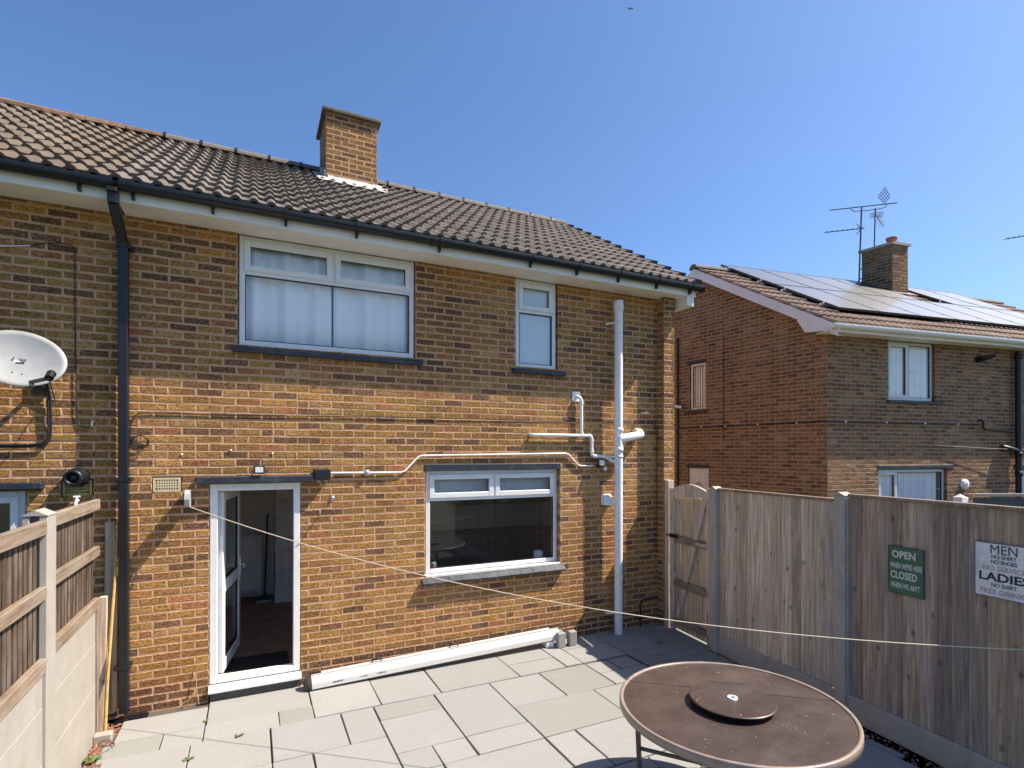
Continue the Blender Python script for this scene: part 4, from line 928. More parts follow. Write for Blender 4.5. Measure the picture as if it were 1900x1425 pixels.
# ================================================================ LEFT FENCE
FL = Frame((.83, .0, 0), (0, 1, 0))   # visible face looks towards +X
class FX(Frame):
    def __init__(s): s.O = Vector((.83, 0, 0)); s.d = Vector((0, 1, 0)); s.i = Vector((-1, 0, 0))
FL = FX()
fl_ = thing('garden_fence', (.8, -1.5, 0), 'dark slatted fence panels above pale concrete gravel boards', 'fence')
def left_panel(y0, y1, zt, zb, nsl, seed):
    rnd = random.Random(seed); m = MB(FL); m.box(y0, y1, .034, .042, zb + .05, zt - .05); pn = m.build('fence_panel', M['fence_dark'], fl_)
    for z, h in ((zt - .045, .09), ((zt + zb) / 2 + .0, .08), (zb - .0, .09)):
        m = MB(FL); m.box(y0 - .005, y1 + .005, -.028, .012, z - h / 2, z + h / 2, .004); m.build('rail', M['rail_wood'], pn)
    d = (y1 - y0) / nsl
    for k in range(nsl):
        m = MB(); w = d * .62; m.box(0, w, 0, .016, 0, zt - zb - .04, .002); v = rnd.uniform(.75, 1.3)
        link('slat', m.mesh('slat', M['fence_dark']), pn, Matrix.Translation(FL(y0 + k * d + d * .18 + w / 2, .014 + rnd.uniform(0, .004), zb + .03)) @ Matrix.Rotation(R(90), 4, 'Z') @ Matrix.Translation((-w / 2, 0, 0)), color=(v, v * .95, v * .9))
left_panel(-1.45, -.3, 1.985, 1.11, 16, 1); left_panel(-3.35, -1.63, 1.955, 1.05, 22, 2)
for a, b in ((-1.45, -.36), (-3.4, -1.63)):
    for k, (z0, z1) in enumerate(((-.1, .43), (.432, .79), (.792, 1.075 if a > -2 else 1.0))):
        m = MB(FL); m.box(a, b, -.012 + k * .0015, .04, z0, z1, .002); m.build('gravel_board', M['concrete_pale'], fl_)
for y in (-1.54, -3.45):
    m = MB(FL); m.box(y - .085, y + .085, -.03, .015, -.1, 1.985, .006); m.box(y - .03, y + .03, .014, .06, -.1, 1.985); m.box(y - .085, y + .085, .06, .1, -.1, 1.985, .006)
    m.prism([(-.035, 1.984), (.105, 1.984), (.035, 2.02)], y - .09, y + .09); m.build('concrete_post', M['concrete_pale'], fl_)
m = MB(FL); m.box(-.36, -.33, -.03, .05, -.05, 1.09, .003); m.build('end_stop', M['rail_x'], fl_)
def plank(label, u0, u1, y0, y1, z0, z1, mat='fence_wood', tint=(.9, .85, .8)):
    m = MB(); m.box(0, u1 - u0, 0, y1 - y0, 0, z1 - z0, .003); o = m.build('timber_plank', M[mat], label=label, cat='plank', group='old planks by the downpipe'); o.location = (u0, y0, z0); o.color = (*tint, 1); return o
pk = plank('tall grey plank with a hole standing against the wall', .84, .915, -.045, -.022, .05, 1.76)
plank('short weathered post beside the concrete fence end', .835, .885, -.21, -.15, -.02, 1.13, tint=(1.2, 1.05, .9))
plank('brown plank behind the bamboo cane', .9, .945, -.09, -.06, .08, 1.28, tint=(.7, .62, .5))
m = MB(); m.tube([(.895, -.29, -.02), (.9, -.24, .4), (.925, -.12, 1.2), (.938, -.03, 1.76)], [.014, .013, .012, .01], 10); m.build('bamboo_cane', plain('bamboo', (.55, .36, .11), .5, .25, 25), label='long yellow bamboo cane leaning beside the downpipe', cat='cane')
gl = thing('drain_grate', (1.04, -.1, 0), 'black slotted gully grate at the foot of the downpipe', 'drain')
m = MB(); m.box(.92, 1.17, -.135, -.006, -.08, -.008); m.build('gully_pit', M['black'], gl)
for k in range(12):
    m = MB(); m.bar((.94 + k * .018, -.13, .002), (.955 + k * .018, -.012, .002), .008, .014); m.build('grate_bar', M['black'], gl)
m = MB(); m.box(.84, .97, -.44, -.36, -.03, .045, .01); m.build('kerb_block', M['concrete_pale'], label='broken pale kerb block at the left edge of the patio', cat='block')

# ================================================================ GARDEN TABLE
TC = (4.85, -3.375); TR, TZ = .725, .73
tab = thing('garden_table', (TC[0], TC[1], 0), 'round brown garden table with a small turntable in its middle', 'table')
mt, t, b = nt('brown table glass'); p = wpos(t)
c = mixc(t, ramp(t, noise(t, p, 3.2, 5, .65), .35, .7), (.05, .033, .027), (.078, .055, .045)); c = mixc(t, ramp(t, noise(t, mapping(t, p, (1.3, 4, 1)), 1, 5, .6, .6), .52, .8, 0, .3), c, (.17, .13, .1))
c = mixc(t, ramp(t, noise(t, p, 170, 2, .8), .6, .75, 0, .5), c, (.2, .16, .13)); L(t, c, b.inputs['Base Color'])
L(t, ramp(t, noise(t, p, 6, 5), .3, .7, .3, .58), b.inputs['Roughness']); b.inputs['Specular IOR Level'].default_value = .4; bump(t, noise(t, p, 260, 3), .3, .002, b)
rim = plain('bronze rim paint', (.27, .21, .17), .4, .15, 12, spec=.6); leg_m = plain('brown leg paint', (.13, .1, .08), .45, .15, 12)
m = MB(); m.lathe([(0, TZ - .012), (TR - .02, TZ - .012), (TR - .02, TZ - .003), (0, TZ - .003)], (*TC, 0), 72, smooth=False); m.build('table_top', mt, tab)
m = MB(); m.lathe([(TR - .026, TZ - .02), (TR - .026, TZ + .0), (TR - .018, TZ + .006), (TR - .004, TZ + .006), (TR, TZ), (TR + .001, TZ - .045), (TR - .006, TZ - .05), (TR - .026, TZ - .05), (TR - .026, TZ - .02)], (*TC, 0), 96); m.build('table_rim', rim, tab)
lz = thing('lazy_susan', (TC[0], TC[1], TZ), 'brown round turntable in the middle of the garden table', 'turntable')
m = MB(); m.lathe([(0, TZ + .03), (.262, TZ + .03), (.268, TZ + .034), (.268, TZ + .04), (.262, TZ + .044), (.03, TZ + .044), (.03, TZ + .03)], (*TC, 0), 64, smooth=False); m.build('turntable_plate', mt, lz)
m = MB(); m.lathe([(.09, TZ - .003), (.1, TZ + .0), (.1, TZ + .03), (.08, TZ + .03)], (*TC, 0), 32); m.build('turntable_base', M['black'], lz)
m = MB(); m.lathe([(.015, TZ + .045), (.016, TZ + .052), (.026, TZ + .054), (.032, TZ + .052), (.034, TZ + .044)], (*TC, 0), 32); m.build('parasol_ring', M['white'], lz)
m = MB(); m.disc((TC[0], TC[1], TZ + .0455), .016, 20); m.build('parasol_hole', M['black'], lz)
for a in (R(38), R(128), R(218), R(308)):
    ca, sa = math.cos(a), math.sin(a); m = MB(); m.bar((TC[0] + ca * .63, TC[1] + sa * .63, TZ - .02), (TC[0] + ca * .6, TC[1] + sa * .6, 0), .05, .028, Vector((ca, sa, 0)), .006); m.build('leg', leg_m, tab)
    m = MB(); m.bar((TC[0] + ca * .61, TC[1] + sa * .61, .3), (TC[0], TC[1], .3), .02, .02); m.build('cross_bar', leg_m, tab)
dm = MB(); rnd = random.Random(8)
for k in range(150):
    if k < 60: cx, cy = random.Random(k % 6).uniform(-.4, .4), random.Random(k % 6 + 50).uniform(-.4, .4); x, y = TC[0] + cx + rnd.gauss(0, .03), TC[1] + cy + rnd.gauss(0, .03)
    else: a, q = rnd.uniform(0, 6.3), math.sqrt(rnd.random()) * .66; x, y = TC[0] + q * math.cos(a), TC[1] + q * math.sin(a)
    z = TZ - .002 if math.hypot(x - TC[0], y - TC[1]) > .27 else TZ + .0445
    r = rnd.choice([.0025, .003, .004, .006]); a = rnd.uniform(0, 3); c, s_ = math.cos(a), math.sin(a)
    dm.add([(x + c * r, y + s_ * r, z), (x - s_ * r * .5, y + c * r * .5, z), (x - c * r, y - s_ * r, z), (x + s_ * r * .5, y - c * r * .5, z), (x, y, z + r * .6)], [(0, 1, 4), (1, 2, 4), (2, 3, 4), (3, 0, 4)])
dm.build('seed_litter', plain('pale seeds', (.6, .48, .33), .8, .3, 60), label='pale seed husks and specks scattered over the table top', cat='litter', kind='stuff')

# ================================================================ AWNING CASSETTE ON THE GROUND
aw = thing('folded_awning', (4.0, -.15, 0), 'long white awning cassette lying on the ground along the wall', 'awning')
a0, a1 = Vector((2.56, -.155, .068)), Vector((5.45, -.13, .135)); ax = (a1 - a0).normalized(); ay = UP.cross(ax).normalized(); az = ax.cross(ay)
prof = [(-.075, -.045), (-.068, .0), (-.04, .045), (-.015, .058), (.05, .062), (.06, .05), (.06, -.05), (.045, -.062), (-.05, -.062)]
def sweep(name, p0, p1, mat, pf=prof, s0=1, s1=1):
    m = MB(); n = len(pf); m.add([p0 + ay * a * s0 + az * b * s0 for a, b in pf] + [p1 + ay * a * s1 + az * b * s1 for a, b in pf], [tuple(range(n)), tuple(range(n, 2 * n))] + [(k, (k + 1) % n, n + (k + 1) % n, n + k) for k in range(n)]); return m.build(name, mat, aw)
aw_mat = plain('white awning paint', (.55, .54, .515), .35, .05, 5, dirt=((.5, .46, .4), .2))
sweep('cassette', a0, a1, aw_mat); sweep('cassette_lid', a0 + az * .004, a1 + az * .004, aw_mat, [(.0, .058), (.05, .062), (.056, .068), (.0, .066)])
capm = plain('dark grey cap', (.05, .042, .038), .5, .15, 20)
for p_, sg_ in ((a0, -1), (a1, 1)):
    m = MB(); n = len(prof); rings = [(0, 1.03), (.03, 1.0), (.055, .85), (.072, .55), (.078, .2)]; vs_ = []
    for dx, s_ in rings: vs_ += [p_ + ax * dx * sg_ + ay * a * s_ + az * b * s_ for a, b in prof]
    fs = [(k * n + j, k * n + (j + 1) % n, (k + 1) * n + (j + 1) % n, (k + 1) * n + j) for k in range(4) for j in range(n)] + [tuple(range(4 * n, 5 * n))]
    m.add(vs_, fs, None, True); m.build('end_cap', capm, aw)
for d_ in (.66, 1.53):
    c = a0 + ax * d_ + az * .062 + ay * .02; m = MB(); m.tube([c - ax * .05, c - ax * .045 + az * .04, c + ax * .045 + az * .04, c + ax * .05], .009, 8); m.bar(c - ax * .07, c + ax * .07, .02, .012); m.build('carry_handle', M['black'], aw)
for d_ in (.05, 2.84):
    c = a0 + ax * d_ + az * .066 + ay * .03; m = MB(); m.bar(c - ax * .05, c + ax * .05, .04, .02); m.build('fixing_plate', M['black'], aw)
mk = plain('grey print', (.06, .06, .065), .6)
rnd = random.Random(3)
for d0, n_, hh in ((.2, 7, .016), (.47, 6, .011), (.64, 7, .011)):
    m = MB()
    for k in range(n_):
        p0 = a0 + ax * (d0 + k * .014) - ay * .0735 - az * (.02 + rnd.uniform(-.003, .003)); h = hh * rnd.uniform(.5, 1); w_ = rnd.choice([.004, .009, .011])
        q_ = p0 + ay * .004 + az * h; m.add([p0 - ay * .0012, p0 + ax * w_ - ay * .0012, q_ + ax * w_ - ay * .0012, q_ - ay * .0012], [(0, 1, 2, 3)])
    m.build('printed_mark', mk, aw)
for i, (x0, lab) in enumerate(((5.375, 'grey concrete block nearer the awning end cap'), (5.535, 'grey concrete block beside the shaded wall corner'))):
    m = MB(); m.box(x0, x0 + .105, -.275, -.2, 0.0, .178, .008); m.build('concrete_block', M['concrete_grey'], label=lab, cat='block', group='blocks propping the awning')
m = MB(); m.box(5.25, 5.36, -.2, -.07, 0, .068, .006); m.build('support_block', M['white'], label='low white block under the right end of the awning', cat='block')

# ================================================================ WALL-HUNG THINGS
rl = thing('washing_line', (1.48, 0, 1.95), 'washing line reel on the wall with its pale line stretched across', 'washing line')
m = MB(); m.prism([(-.02, 1.895), (-.06, 1.875), (-.16, 1.875), (-.2, 1.9), (-.215, 1.95), (-.2, 2.0), (-.16, 2.03), (-.06, 2.03), (-.02, 2.01)], 1.46, 1.5); m.build('reel_case', M['grey'], rl)
m = MB(); m.box(1.466, 1.494, -.03, .0, 1.88, 2.02, .003); m.build('reel_bracket', M['steel'], rl)
A_, B_ = Vector((1.48, -.15, 1.885)), Vector((6.66, -4.46, 1.15)); pts = []
for k in range(41): q = k / 40; p = A_.lerp(B_, q); p.z -= .28 * 4 * q * (1 - q); pts.append(p)
m = MB(); m.tube(pts, .0036, 6); m.build('line', plain('cream pvc line', (.72, .62, .44), .5, .05, 20), rl)
m = MB(); m.tube([(6.66, -4.46, 1.15), (6.7, -4.47, 1.16), (6.74, -4.48, 1.16)], .005, 6); m.build('line_hook', M['steel'], rl)
hk = thing('wall_hook', (2.78, 0, 1.9), 'small metal hook on the wall right of the door', 'hook')
m = MB(); m.tube([(2.78, .01, 1.9), (2.78, -.1, 1.9), (2.78, -.13, 1.885), (2.78, -.14, 1.91)], .006, 8); m.build('hook_shank', M['steel'], hk)
m = MB(); m.lathe([(0, -.012), (.022, -.01), (.024, 0)], (2.78, 0, 1.9), 16, 'y'); m.build('hook_plate', M['steel'], hk)
for x_, z_, lab in ((1.42, 2.36, 'small white screw plug in the wall above the air brick'), (1.83, 2.4, 'small white screw plug in the wall above the door'), (2.2, 2.37, 'small white screw plug right of the door floodlight')):
    m = MB(); m.lathe([(0, -.012), (.009, -.01), (.01, 0)], (x_, 0, z_), 10, 'y'); m.build('wall_screw', M['white'], label=lab, cat='screw', group='screw plugs above the door')
fd = thing('floodlight', (2.08, -.06, 2.15), 'small floodlight standing on the canopy above the door', 'floodlight')
m = MB(); m.box(2.03, 2.13, -.115, -.085, 2.17, 2.25, .006); m.bar((2.02, -.09, 2.15), (2.02, -.09, 2.21), .008, .02); m.bar((2.14, -.09, 2.15), (2.14, -.09, 2.21), .008, .02); m.build('lamp_body', M['black'], fd)
m = MB(); m.box(2.045, 2.115, -.119, -.114, 2.185, 2.238); m.build('lamp_lens', plain('pale lens', (.7, .72, .7), .2), fd)
bx = thing('junction_box', (2.665, 0, 2.1), 'black weatherproof box on the wall at the door canopy end', 'junction box')
m = MB(); m.box(2.585, 2.75, -.1, .0, 2.095, 2.21, .012); m.build('box_body', M['black'], bx)
for dx in (.05, .12):
    m = MB(); m.tube([(2.585 + dx, -.05, 2.096), (2.585 + dx, -.05, 2.075)], .016, 10); m.build('cable_gland', M['grey'], bx)
cd_ = thing('white_conduit', (4.4, 0, 2.2), 'thin white cable conduit running over the kitchen window', 'conduit')
m = MB(); m.tube([(2.75, -.02, 2.165), (3.13, -.02, 2.162), (3.5, -.02, 2.16), (3.55, -.02, 2.175), (3.7, -.02, 2.33), (3.74, -.02, 2.345), (5.62, -.02, 2.37), (5.67, -.02, 2.36), (5.82, -.02, 2.22), (5.86, -.02, 2.208), (6.06, -.02, 2.208)], .0105, 8); m.build('conduit_tube', M['white'], cd_)
m = MB(); m.lathe([(0, -.04), (.032, -.038), (.034, 0)], (3.135, 0, 2.16), 20, 'y'); m.build('round_joint_box', M['grey'], cd_)
f2_ = thing('floodlight', (6.13, 0, 2.25), 'floodlight with motion sensor beside the soil pipe', 'floodlight')
m = MB(); m.box(6.09, 6.19, -.09, -.06, 2.2, 2.29, .006); m.bar((6.14, -.06, 2.2), (6.14, 0, 2.2), .03, .03); m.build('lamp_body', M['black'], f2_)
m = MB(); m.box(6.1, 6.18, -.094, -.089, 2.215, 2.28); m.build('lamp_lens', plain('clear lens', (.75, .75, .72), .15), f2_)
m = MB(); m.lathe([(0, -.03), (.02, -.022), (.03, 0), (.02, .022), (0, .03)], (6.21, -.06, 2.17), 14); m.build('motion_sensor', M['white'], f2_)
cb_ = thing('black_cable', (3, 0, 2.7), 'thin black cable clipped across the wall with a coil at the downpipe', 'cable')
m = MB(); m.tube([(1.02, -.015, 2.45), (1.02, -.015, 2.62), (1.04, -.012, 2.7), (1.08, -.012, 2.738), (1.2, -.01, 2.745), (1.8, -.01, 2.742), (2.9, -.01, 2.762), (4.0, -.01, 2.772), (5.24, -.01, 2.8), (6.3, -.01, 2.81), (6.7, -.01, 2.81), (7.0, -.01, 2.8), (7.11, -.03, 2.75), (7.11, -.03, 1.0)], .0045, 6); m.build('cable_run', M['rubber'], cb_)
for k, (r_, dz) in enumerate(((.065, 0), (.058, .004), (.07, -.006))):
    m = MB(); m.tube([(1.095 + r_ * math.cos(q * .35) * 1.0, -.018 - k * .006, 2.48 + dz + r_ * .85 * math.sin(q * .35)) for q in range(19)], .004, 6); m.build('cable_coil', M['rubber'], cb_)
lc = thing('aerial_cable', (.5, 0, 3.5), 'thin cable with a white length looping down the left wall', 'cable')
m = MB(); m.tube([(.3, -.012, 4.14), (.42, -.012, 4.185), (.54, -.012, 4.2), (.59, -.012, 4.19), (.61, -.012, 4.15), (.615, -.012, 3.5), (.63, -.012, 2.7), (.65, -.012, 2.62), (.7, -.015, 2.6), (.74, -.02, 2.62)], .0045, 6); m.build('black_length', M['rubber'], lc)
m = MB(); m.tube([(-.3, -.012, 4.08), (.0, -.012, 4.09), (.15, -.012, 4.11), (.31, -.012, 4.142)], .005, 6); m.build('white_length', M['white'], lc)
m = MB(); m.tube([(.735, -.02, 2.61), (.745, -.03, 2.66)], .008, 6); m.build('cable_connector', M['white'], lc)

# satellite dish
ds = thing('satellite_dish', (.3, 0, 3.0), 'grey oval satellite dish bolted to the left wall', 'satellite dish')
dc = Vector((.325, -.3, 3.14)); dn = Vector((.18, -.9, .34)).normalized(); dx_ = Vector((.97, .18, -.2)); dx_ = (dx_ - dn * dx_.dot(dn)).normalized(); dy_ = dn.cross(dx_)
m = MB(); vs_, fs = [], []; nr, na = 7, 40
for i in range(nr + 1):
    q = i / nr
    for j in range(na):
        a = 2 * math.pi * j / na; vs_.append(dc + dx_ * .3 * q * math.cos(a) + dy_ * .245 * q * math.sin(a) + dn * (.055 * (q * q - 1)))
for i in range(nr):
    for j in range(na): fs.append((i * na + j, i * na + (j + 1) % na, (i + 1) * na + (j + 1) % na, (i + 1) * na + j))
m.add(vs_, fs, None, True); me = m.mesh('dish', plain('pale grey dish', (.3, .305, .305), .5, .08, 12)); do = link('dish', me, ds); sm = do.modifiers.new('t', 'SOLIDIFY'); sm.thickness = .008
for sx_, sy_ in ((-.04, .01), (.03, .01), (-.02, -.12), (.04, -.12)):
    m = MB(); c = dc + dx_ * sx_ + dy_ * sy_ - dn * .045; m.tube([c, c + dn * .008], .006, 8); m.build('bolt', M['dark_metal'], ds)
lb = Vector((.37, -.31, 2.945)); le = Vector((.565, -.5, 2.965))
m = MB(); m.bar(lb - dn * .02, le, .02, .025); m.build('feed_arm', M['black'], ds)
m = MB(); m.tube([le + dy_ * .0, le - dn * .03 + dy_ * .055], .03, 12); m.tube([le - dn * .03 + dy_ * .055, le - dn * .07 + dy_ * .075], [.032, .028], 14); m.build('receiver', M['black'], ds)
m = MB(); m.tube([le - dn * .07 + dy_ * .075, le - dn * .085 + dy_ * .082], [.026, .024], 14); m.build('receiver_cap', M['white'], ds)
m = MB(); m.bar(dc - dn * .06, dc - dn * .13 - UP * .05, .05, .05); m.tube([dc - dn * .12 - UP * .05, (.36, -.18, 2.98), (.38, -.03, 2.95)], .018, 10); m.box(.33, .43, -.03, 0, 2.88, 3.02, .003); m.build('wall_bracket', M['dark_metal'], ds)
for k, pts in enumerate((((.42, -.05, 2.98), (.435, -.03, 2.86), (.44, -.025, 2.6), (.435, -.025, 2.5), (.4, -.025, 2.455), (.3, -.025, 2.44), (-.6, -.025, 2.43)), ((.44, -.05, 2.97), (.452, -.03, 2.86), (.455, -.02, 2.58), (.445, -.02, 2.48), (.41, -.02, 2.435), (.3, -.02, 2.425), (-.6, -.02, 2.415)))):
    m = MB(); m.tube(pts, .009, 6); m.build('dish_cable', M['rubber'], ds)
m = MB(); m.tube([tuple(le - dn * .02), (.55, -.3, 2.82), (.5, -.15, 2.8), (.45, -.03, 2.86)], .004, 6); m.build('dish_cable', M['rubber'], ds)

# cables and camera on the detached house
c3 = thing('black_conduit', tuple(C0 + UP * 2.95), 'black conduit with white clips around the detached house', 'conduit')
m = MB(FR); m.tube([(-.02, -.02, 2.955), (1.0, -.02, 2.95), (3.9, -.02, 2.965)], .014, 6); m.build('conduit_run', M['rubber'], c3)
m = MB(FGr); m.tube([(gz(3.4), -.02, 2.95), (GL + .02, -.02, 2.955)], .014, 6); m.build('conduit_run', M['rubber'], c3)
for u in (.4, 1.4, 2.4, 3.3): m = MB(FR); m.lathe([(0, -.045), (.018, -.04), (.018, 0)], (u, 0, 2.955), 10, 'y'); m.build('clip', M['white'], c3)
for tt in (.55, 1.35, 2.1, 2.7): m = MB(FGr); m.lathe([(0, -.045), (.016, -.04), (.016, 0)], (gz(tt), 0, 2.953), 10, 'y'); m.build('clip', M['white'], c3)
v3 = thing('black_conduit', tuple(C0 + dg * 3.36), 'upright black cable conduit by the small gable window', 'conduit')
m = MB(FGr); m.tube([(gz(3.36), -.03, 5.05), (gz(3.36), -.03, 1.0)], .022, 8); m.build('conduit_run', M['rubber'], v3)
m = MB(FGr); m.tube([(gz(2.15), -.012, 4.9), (gz(2.15), -.012, 2.6)], .007, 6); m.build('thin_cable', M['rubber'], v3)
cv = thing('security_camera', tuple(C0 + dg * 3.2 + UP * 3.4), 'white security camera beside the gable window sill', 'camera')
m = MB(FGr); m.bar((gz(3.14), 0, 3.4), (gz(3.2), -.12, 3.42), .03, .03); m.build('camera_bracket', M['dark_metal'], cv)
m = MB(FGr); m.tube([(gz(3.18), -.12, 3.42), (gz(3.34), -.2, 3.46)], .035, 12); m.build('camera_body', M['white'], cv)
wr = thing('overhead_wire', tuple(C0 + dr * 4.5 + UP * 2.5), 'thin pale wire running along the detached house wall', 'wire')
m = MB(FR); m.tube([(2.2, -.03, 2.54), (3.2, -.05, 2.51), (4.2, -.08, 2.47), (5.2, -.12, 2.45), (7, -.1, 2.42)], .004, 5); m.build('wire_run', M['grey'], wr)

# ================================================================ AERIALS
AE = plain('aerial aluminium', (.12, .13, .15), .5, .2, 20, metal=.3)
fwd = Vector((math.sin(.45074), math.cos(.45074), 0)); rt = Vector((math.cos(.45074), -math.sin(.45074), 0))
def yagi(th, p0, p1, n, el, skip=0, cross=None):
    p0, p1 = Vector(p0), Vector(p1); d = (p1 - p0).normalized(); m = MB(); m.bar(p0, p1, .016, .016); m.build('boom', AE, th)
    c = cross or (d.cross(UP)).normalized()
    for k in range(n):
        p = p0.lerp(p1, (k + .3) / n); m = MB(); m.tube([p - c * el + UP * .01, p + c * el + UP * .01], .006, 5); m.build('element', AE, th)
t1 = thing('tv_aerial', (15.71, 2.43, 6.72), 'tall tv aerial mast with two booms strapped to the far chimney', 'aerial')
m = MB(); m.tube([(15.7, 2.44, 6.66), (15.76, 2.41, 8.52)], .019, 8); m.build('mast', AE, t1)
for z in (6.75, 7.0):
    m = MB(); m.tube([(15.7, 2.44, z), (15.93, 2.47, z)], .012, 6); m.build('wall_strap', AE, t1)
yagi(t1, (15.05, 2.75, 8.45), (16.57, 2.02, 8.64), 13, .12, cross=(fwd * .9 + UP * .35).normalized())
yagi(t1, (14.92, 2.81, 7.89), (15.82, 2.38, 8.0), 8, .11, cross=(fwd * .95 + UP * .15).normalized())
m = MB(); m.tube([(15.51, 2.53, 8.52), (15.53, 2.52, 8.46), (15.6, 2.49, 8.43), (15.9, 2.34, 8.45), (16.2, 2.2, 8.5), (16.3, 2.15, 8.53), (16.34, 2.13, 8.6)], .009, 6); m.build('cradle_arm', AE, t1)
for a_, b_ in (((15.74, 2.42, 7.98), (15.66, 2.47, 8.12)), ((15.74, 2.42, 7.98), (15.64, 2.47, 7.84))):
    m = MB(); m.tube([a_, b_], .009, 5); m.build('dipole', AE, t1)
q0, q1, q2, q3_ = Vector((16.13, 2.23, 8.8)), Vector((16.29, 2.15, 9.03)), Vector((16.4, 2.1, 8.8)), Vector((16.28, 2.16, 8.62))
m = MB()
for a_, b_ in ((q0, q1), (q1, q2), (q2, q3_), (q3_, q0)): m.tube([a_, b_], .008, 5)
for k in (1, 2, 3): m.tube([q0.lerp(q1, k / 4), q3_.lerp(q2, k / 4)], .006, 5); m.tube([q0.lerp(q3_, k / 4), q1.lerp(q2, k / 4)], .006, 5)
m.build('reflector', AE, t1)
t2 = thing('tv_aerial', (16.05, 2.27, 7.5), 'short tv aerial mast with grid reflector on the far chimney', 'aerial')
m = MB(); m.tube([(16.04, 2.27, 7.46), (16.07, 2.26, 8.5)], .016, 8); m.build('mast', AE, t2)
m = MB(); g0 = Vector((16.09, 2.24, 8.31))
for k in range(4): m.tube([g0 - rt * .16 + UP * (-.06 + .04 * k), g0 + rt * .16 + UP * (-.02 + .04 * k)], .006, 5)
for k in range(5): m.tube([g0 + rt * (-.16 + .08 * k) + UP * (-.06 + .01 * k), g0 + rt * (-.16 + .08 * k) + UP * (.06 + .01 * k)], .005, 5)
m.build('grid_reflector', AE, t2)
yagi(t2, (16.09, 2.24, 8.3), (16.12, 2.1, 8.0), 8, .1, cross=rt)
t3 = thing('tv_aerial', (19.9, .43, 6.4), 'aerial boom poking in at the right edge of the sky', 'aerial')
m = MB(); m.tube([(19.9, .42, 5.6), (19.9, .42, 8.1)], .018, 8); m.build('mast', AE, t3); yagi(t3, (18.99, .84, 7.73), (20.1, .33, 7.94), 9, .1, cross=fwd)

# ================================================================ BEYOND THE RIGHT FENCE
for i, (dd_, px_, lab) in enumerate(((9., (12.66, -1.1), 'white square gate post showing above the fence right of centre'), (8., (8.75, -.32), 'white post top just showing behind the fence near the gate'))):
    q = Vector((*px_, 0)); zt = 1.7 if i == 0 else 1.715; th = thing('white_post', q, lab, 'post', 'white posts behind the fence'); wd = .13 if i == 0 else .085
    m = MB(); m.box(q.x - wd, q.x + wd * .1, q.y - wd / 2, q.y + wd / 2, -.1, zt - .05, .006); m.add([(q.x - wd, q.y - wd / 2, zt - .05), (q.x + wd * .1, q.y - wd / 2, zt - .05), (q.x + wd * .1, q.y + wd / 2, zt - .05), (q.x - wd, q.y + wd / 2, zt - .05), (q.x - wd * .45, q.y, zt)], [(0, 1, 4), (1, 2, 4), (2, 3, 4), (3, 0, 4)]); m.build('post_shaft', M['barge'], th)
    m = MB(); m.box(q.x + wd * .14, q.x + wd * 1.0, q.y - wd * .3, q.y + wd * .4, -.1, zt - .06, .006); m.build('post_sleeve', M['barge'], th)
gfe = thing('dark_fence', (14, -1.6, 0), 'dark grey garden fence behind the right end of the board fence', 'fence')
m = MB(); m.bar((12.85, -1.18, 1.68), (17.5, -3.3, 1.68), .04, .05, UP, .004); m.build('top_rail', M['concrete'], gfe)
for k in range(5):
    m = MB(); a = Vector((12.85, -1.18, .2 + k * .29)); b_ = Vector((17.5, -3.3, .2 + k * .29)); m.bar(a + UP * .14, b_ + UP * .14, .02, .28); m.build('panel_board', plain('grey board', (.07, .07, .07), .7, .2, 8), gfe)

# ================================================================ INSIDE
cu_ = [('curtain', 1.9, 2.785, 'left white curtain in the wide upstairs window'), ('curtain', 2.8, 3.66, 'right white curtain in the wide upstairs window')]
for nm, x0, x1, lab in cu_:
    m = MB(); vs_, fs = [], []; nu = 60; rnd = random.Random(int(x0 * 10)); ph = rnd.uniform(0, 6)
    for k in range(nu + 1):
        x = x0 + (x1 - x0) * k / nu; y = .135 + .022 * math.sin(x * 19 + ph) + .012 * math.sin(x * 43 + 1 + ph) + .008 * math.sin(x * 7)
        for z in (3.42, 3.8, 4.2, 4.56): vs_.append((x, y * (1 if z < 4.5 else .98), z))
    for k in range(nu):
        for j in range(3): fs.append((k * 4 + j, (k + 1) * 4 + j, (k + 1) * 4 + j + 1, k * 4 + j + 1))
    m.add(vs_, fs, None, True); o = m.build(nm, M['curtain'], label=lab, cat='curtain', group='curtains of the wide upstairs window'); sm = o.modifiers.new('t', 'SOLIDIFY'); sm.thickness = .002
cab = thing('shoe_cabinet', (1.85, 3.15, .15), 'white two drawer cabinet seen through the open door', 'cabinet')
wm = plain('white cabinet paint', (.86, .84, .8), .5, .04, 5)
m = MB(); m.box(1.55, 2.15, 3.12, 3.34, .27, 1.1, .004); m.box(1.53, 2.17, 3.1, 3.345, 1.1, 1.125, .004); m.box(2.1, 2.155, 3.11, 3.16, .15, 1.1, .003); m.box(1.545, 1.6, 3.11, 3.16, .15, 1.1, .003); m.build('cabinet_body', wm, cab)
for z in (.3, .7):
    m = MB(); m.box(1.61, 2.09, 3.1, 3.12, z, z + .385, .004); d_ = m.build('drawer', wm, cab); m = MB(); m.lathe([(0, -.03), (.016, -.025), (.012, 0)], (1.85, 3.1, z + .3), 12, 'y'); m.build('knob', M['black'], d_)
br = thing('broom', (2.24, 2.88, .15), 'black broom leaning in the corner inside the door', 'broom')
m = MB(); m.tube([(2.2, 2.9, .24), (2.235, 2.96, 1.45)], .013, 8); m.build('handle', M['black'], br)
m = MB(); m.box(2.08, 2.3, 2.87, 2.93, .19, .25, .006); m.build('broom_head', M['black'], br)
m = MB(); m.box(2.085, 2.295, 2.872, 2.928, .152, .19); m.build('bristles', M['grey'], br)
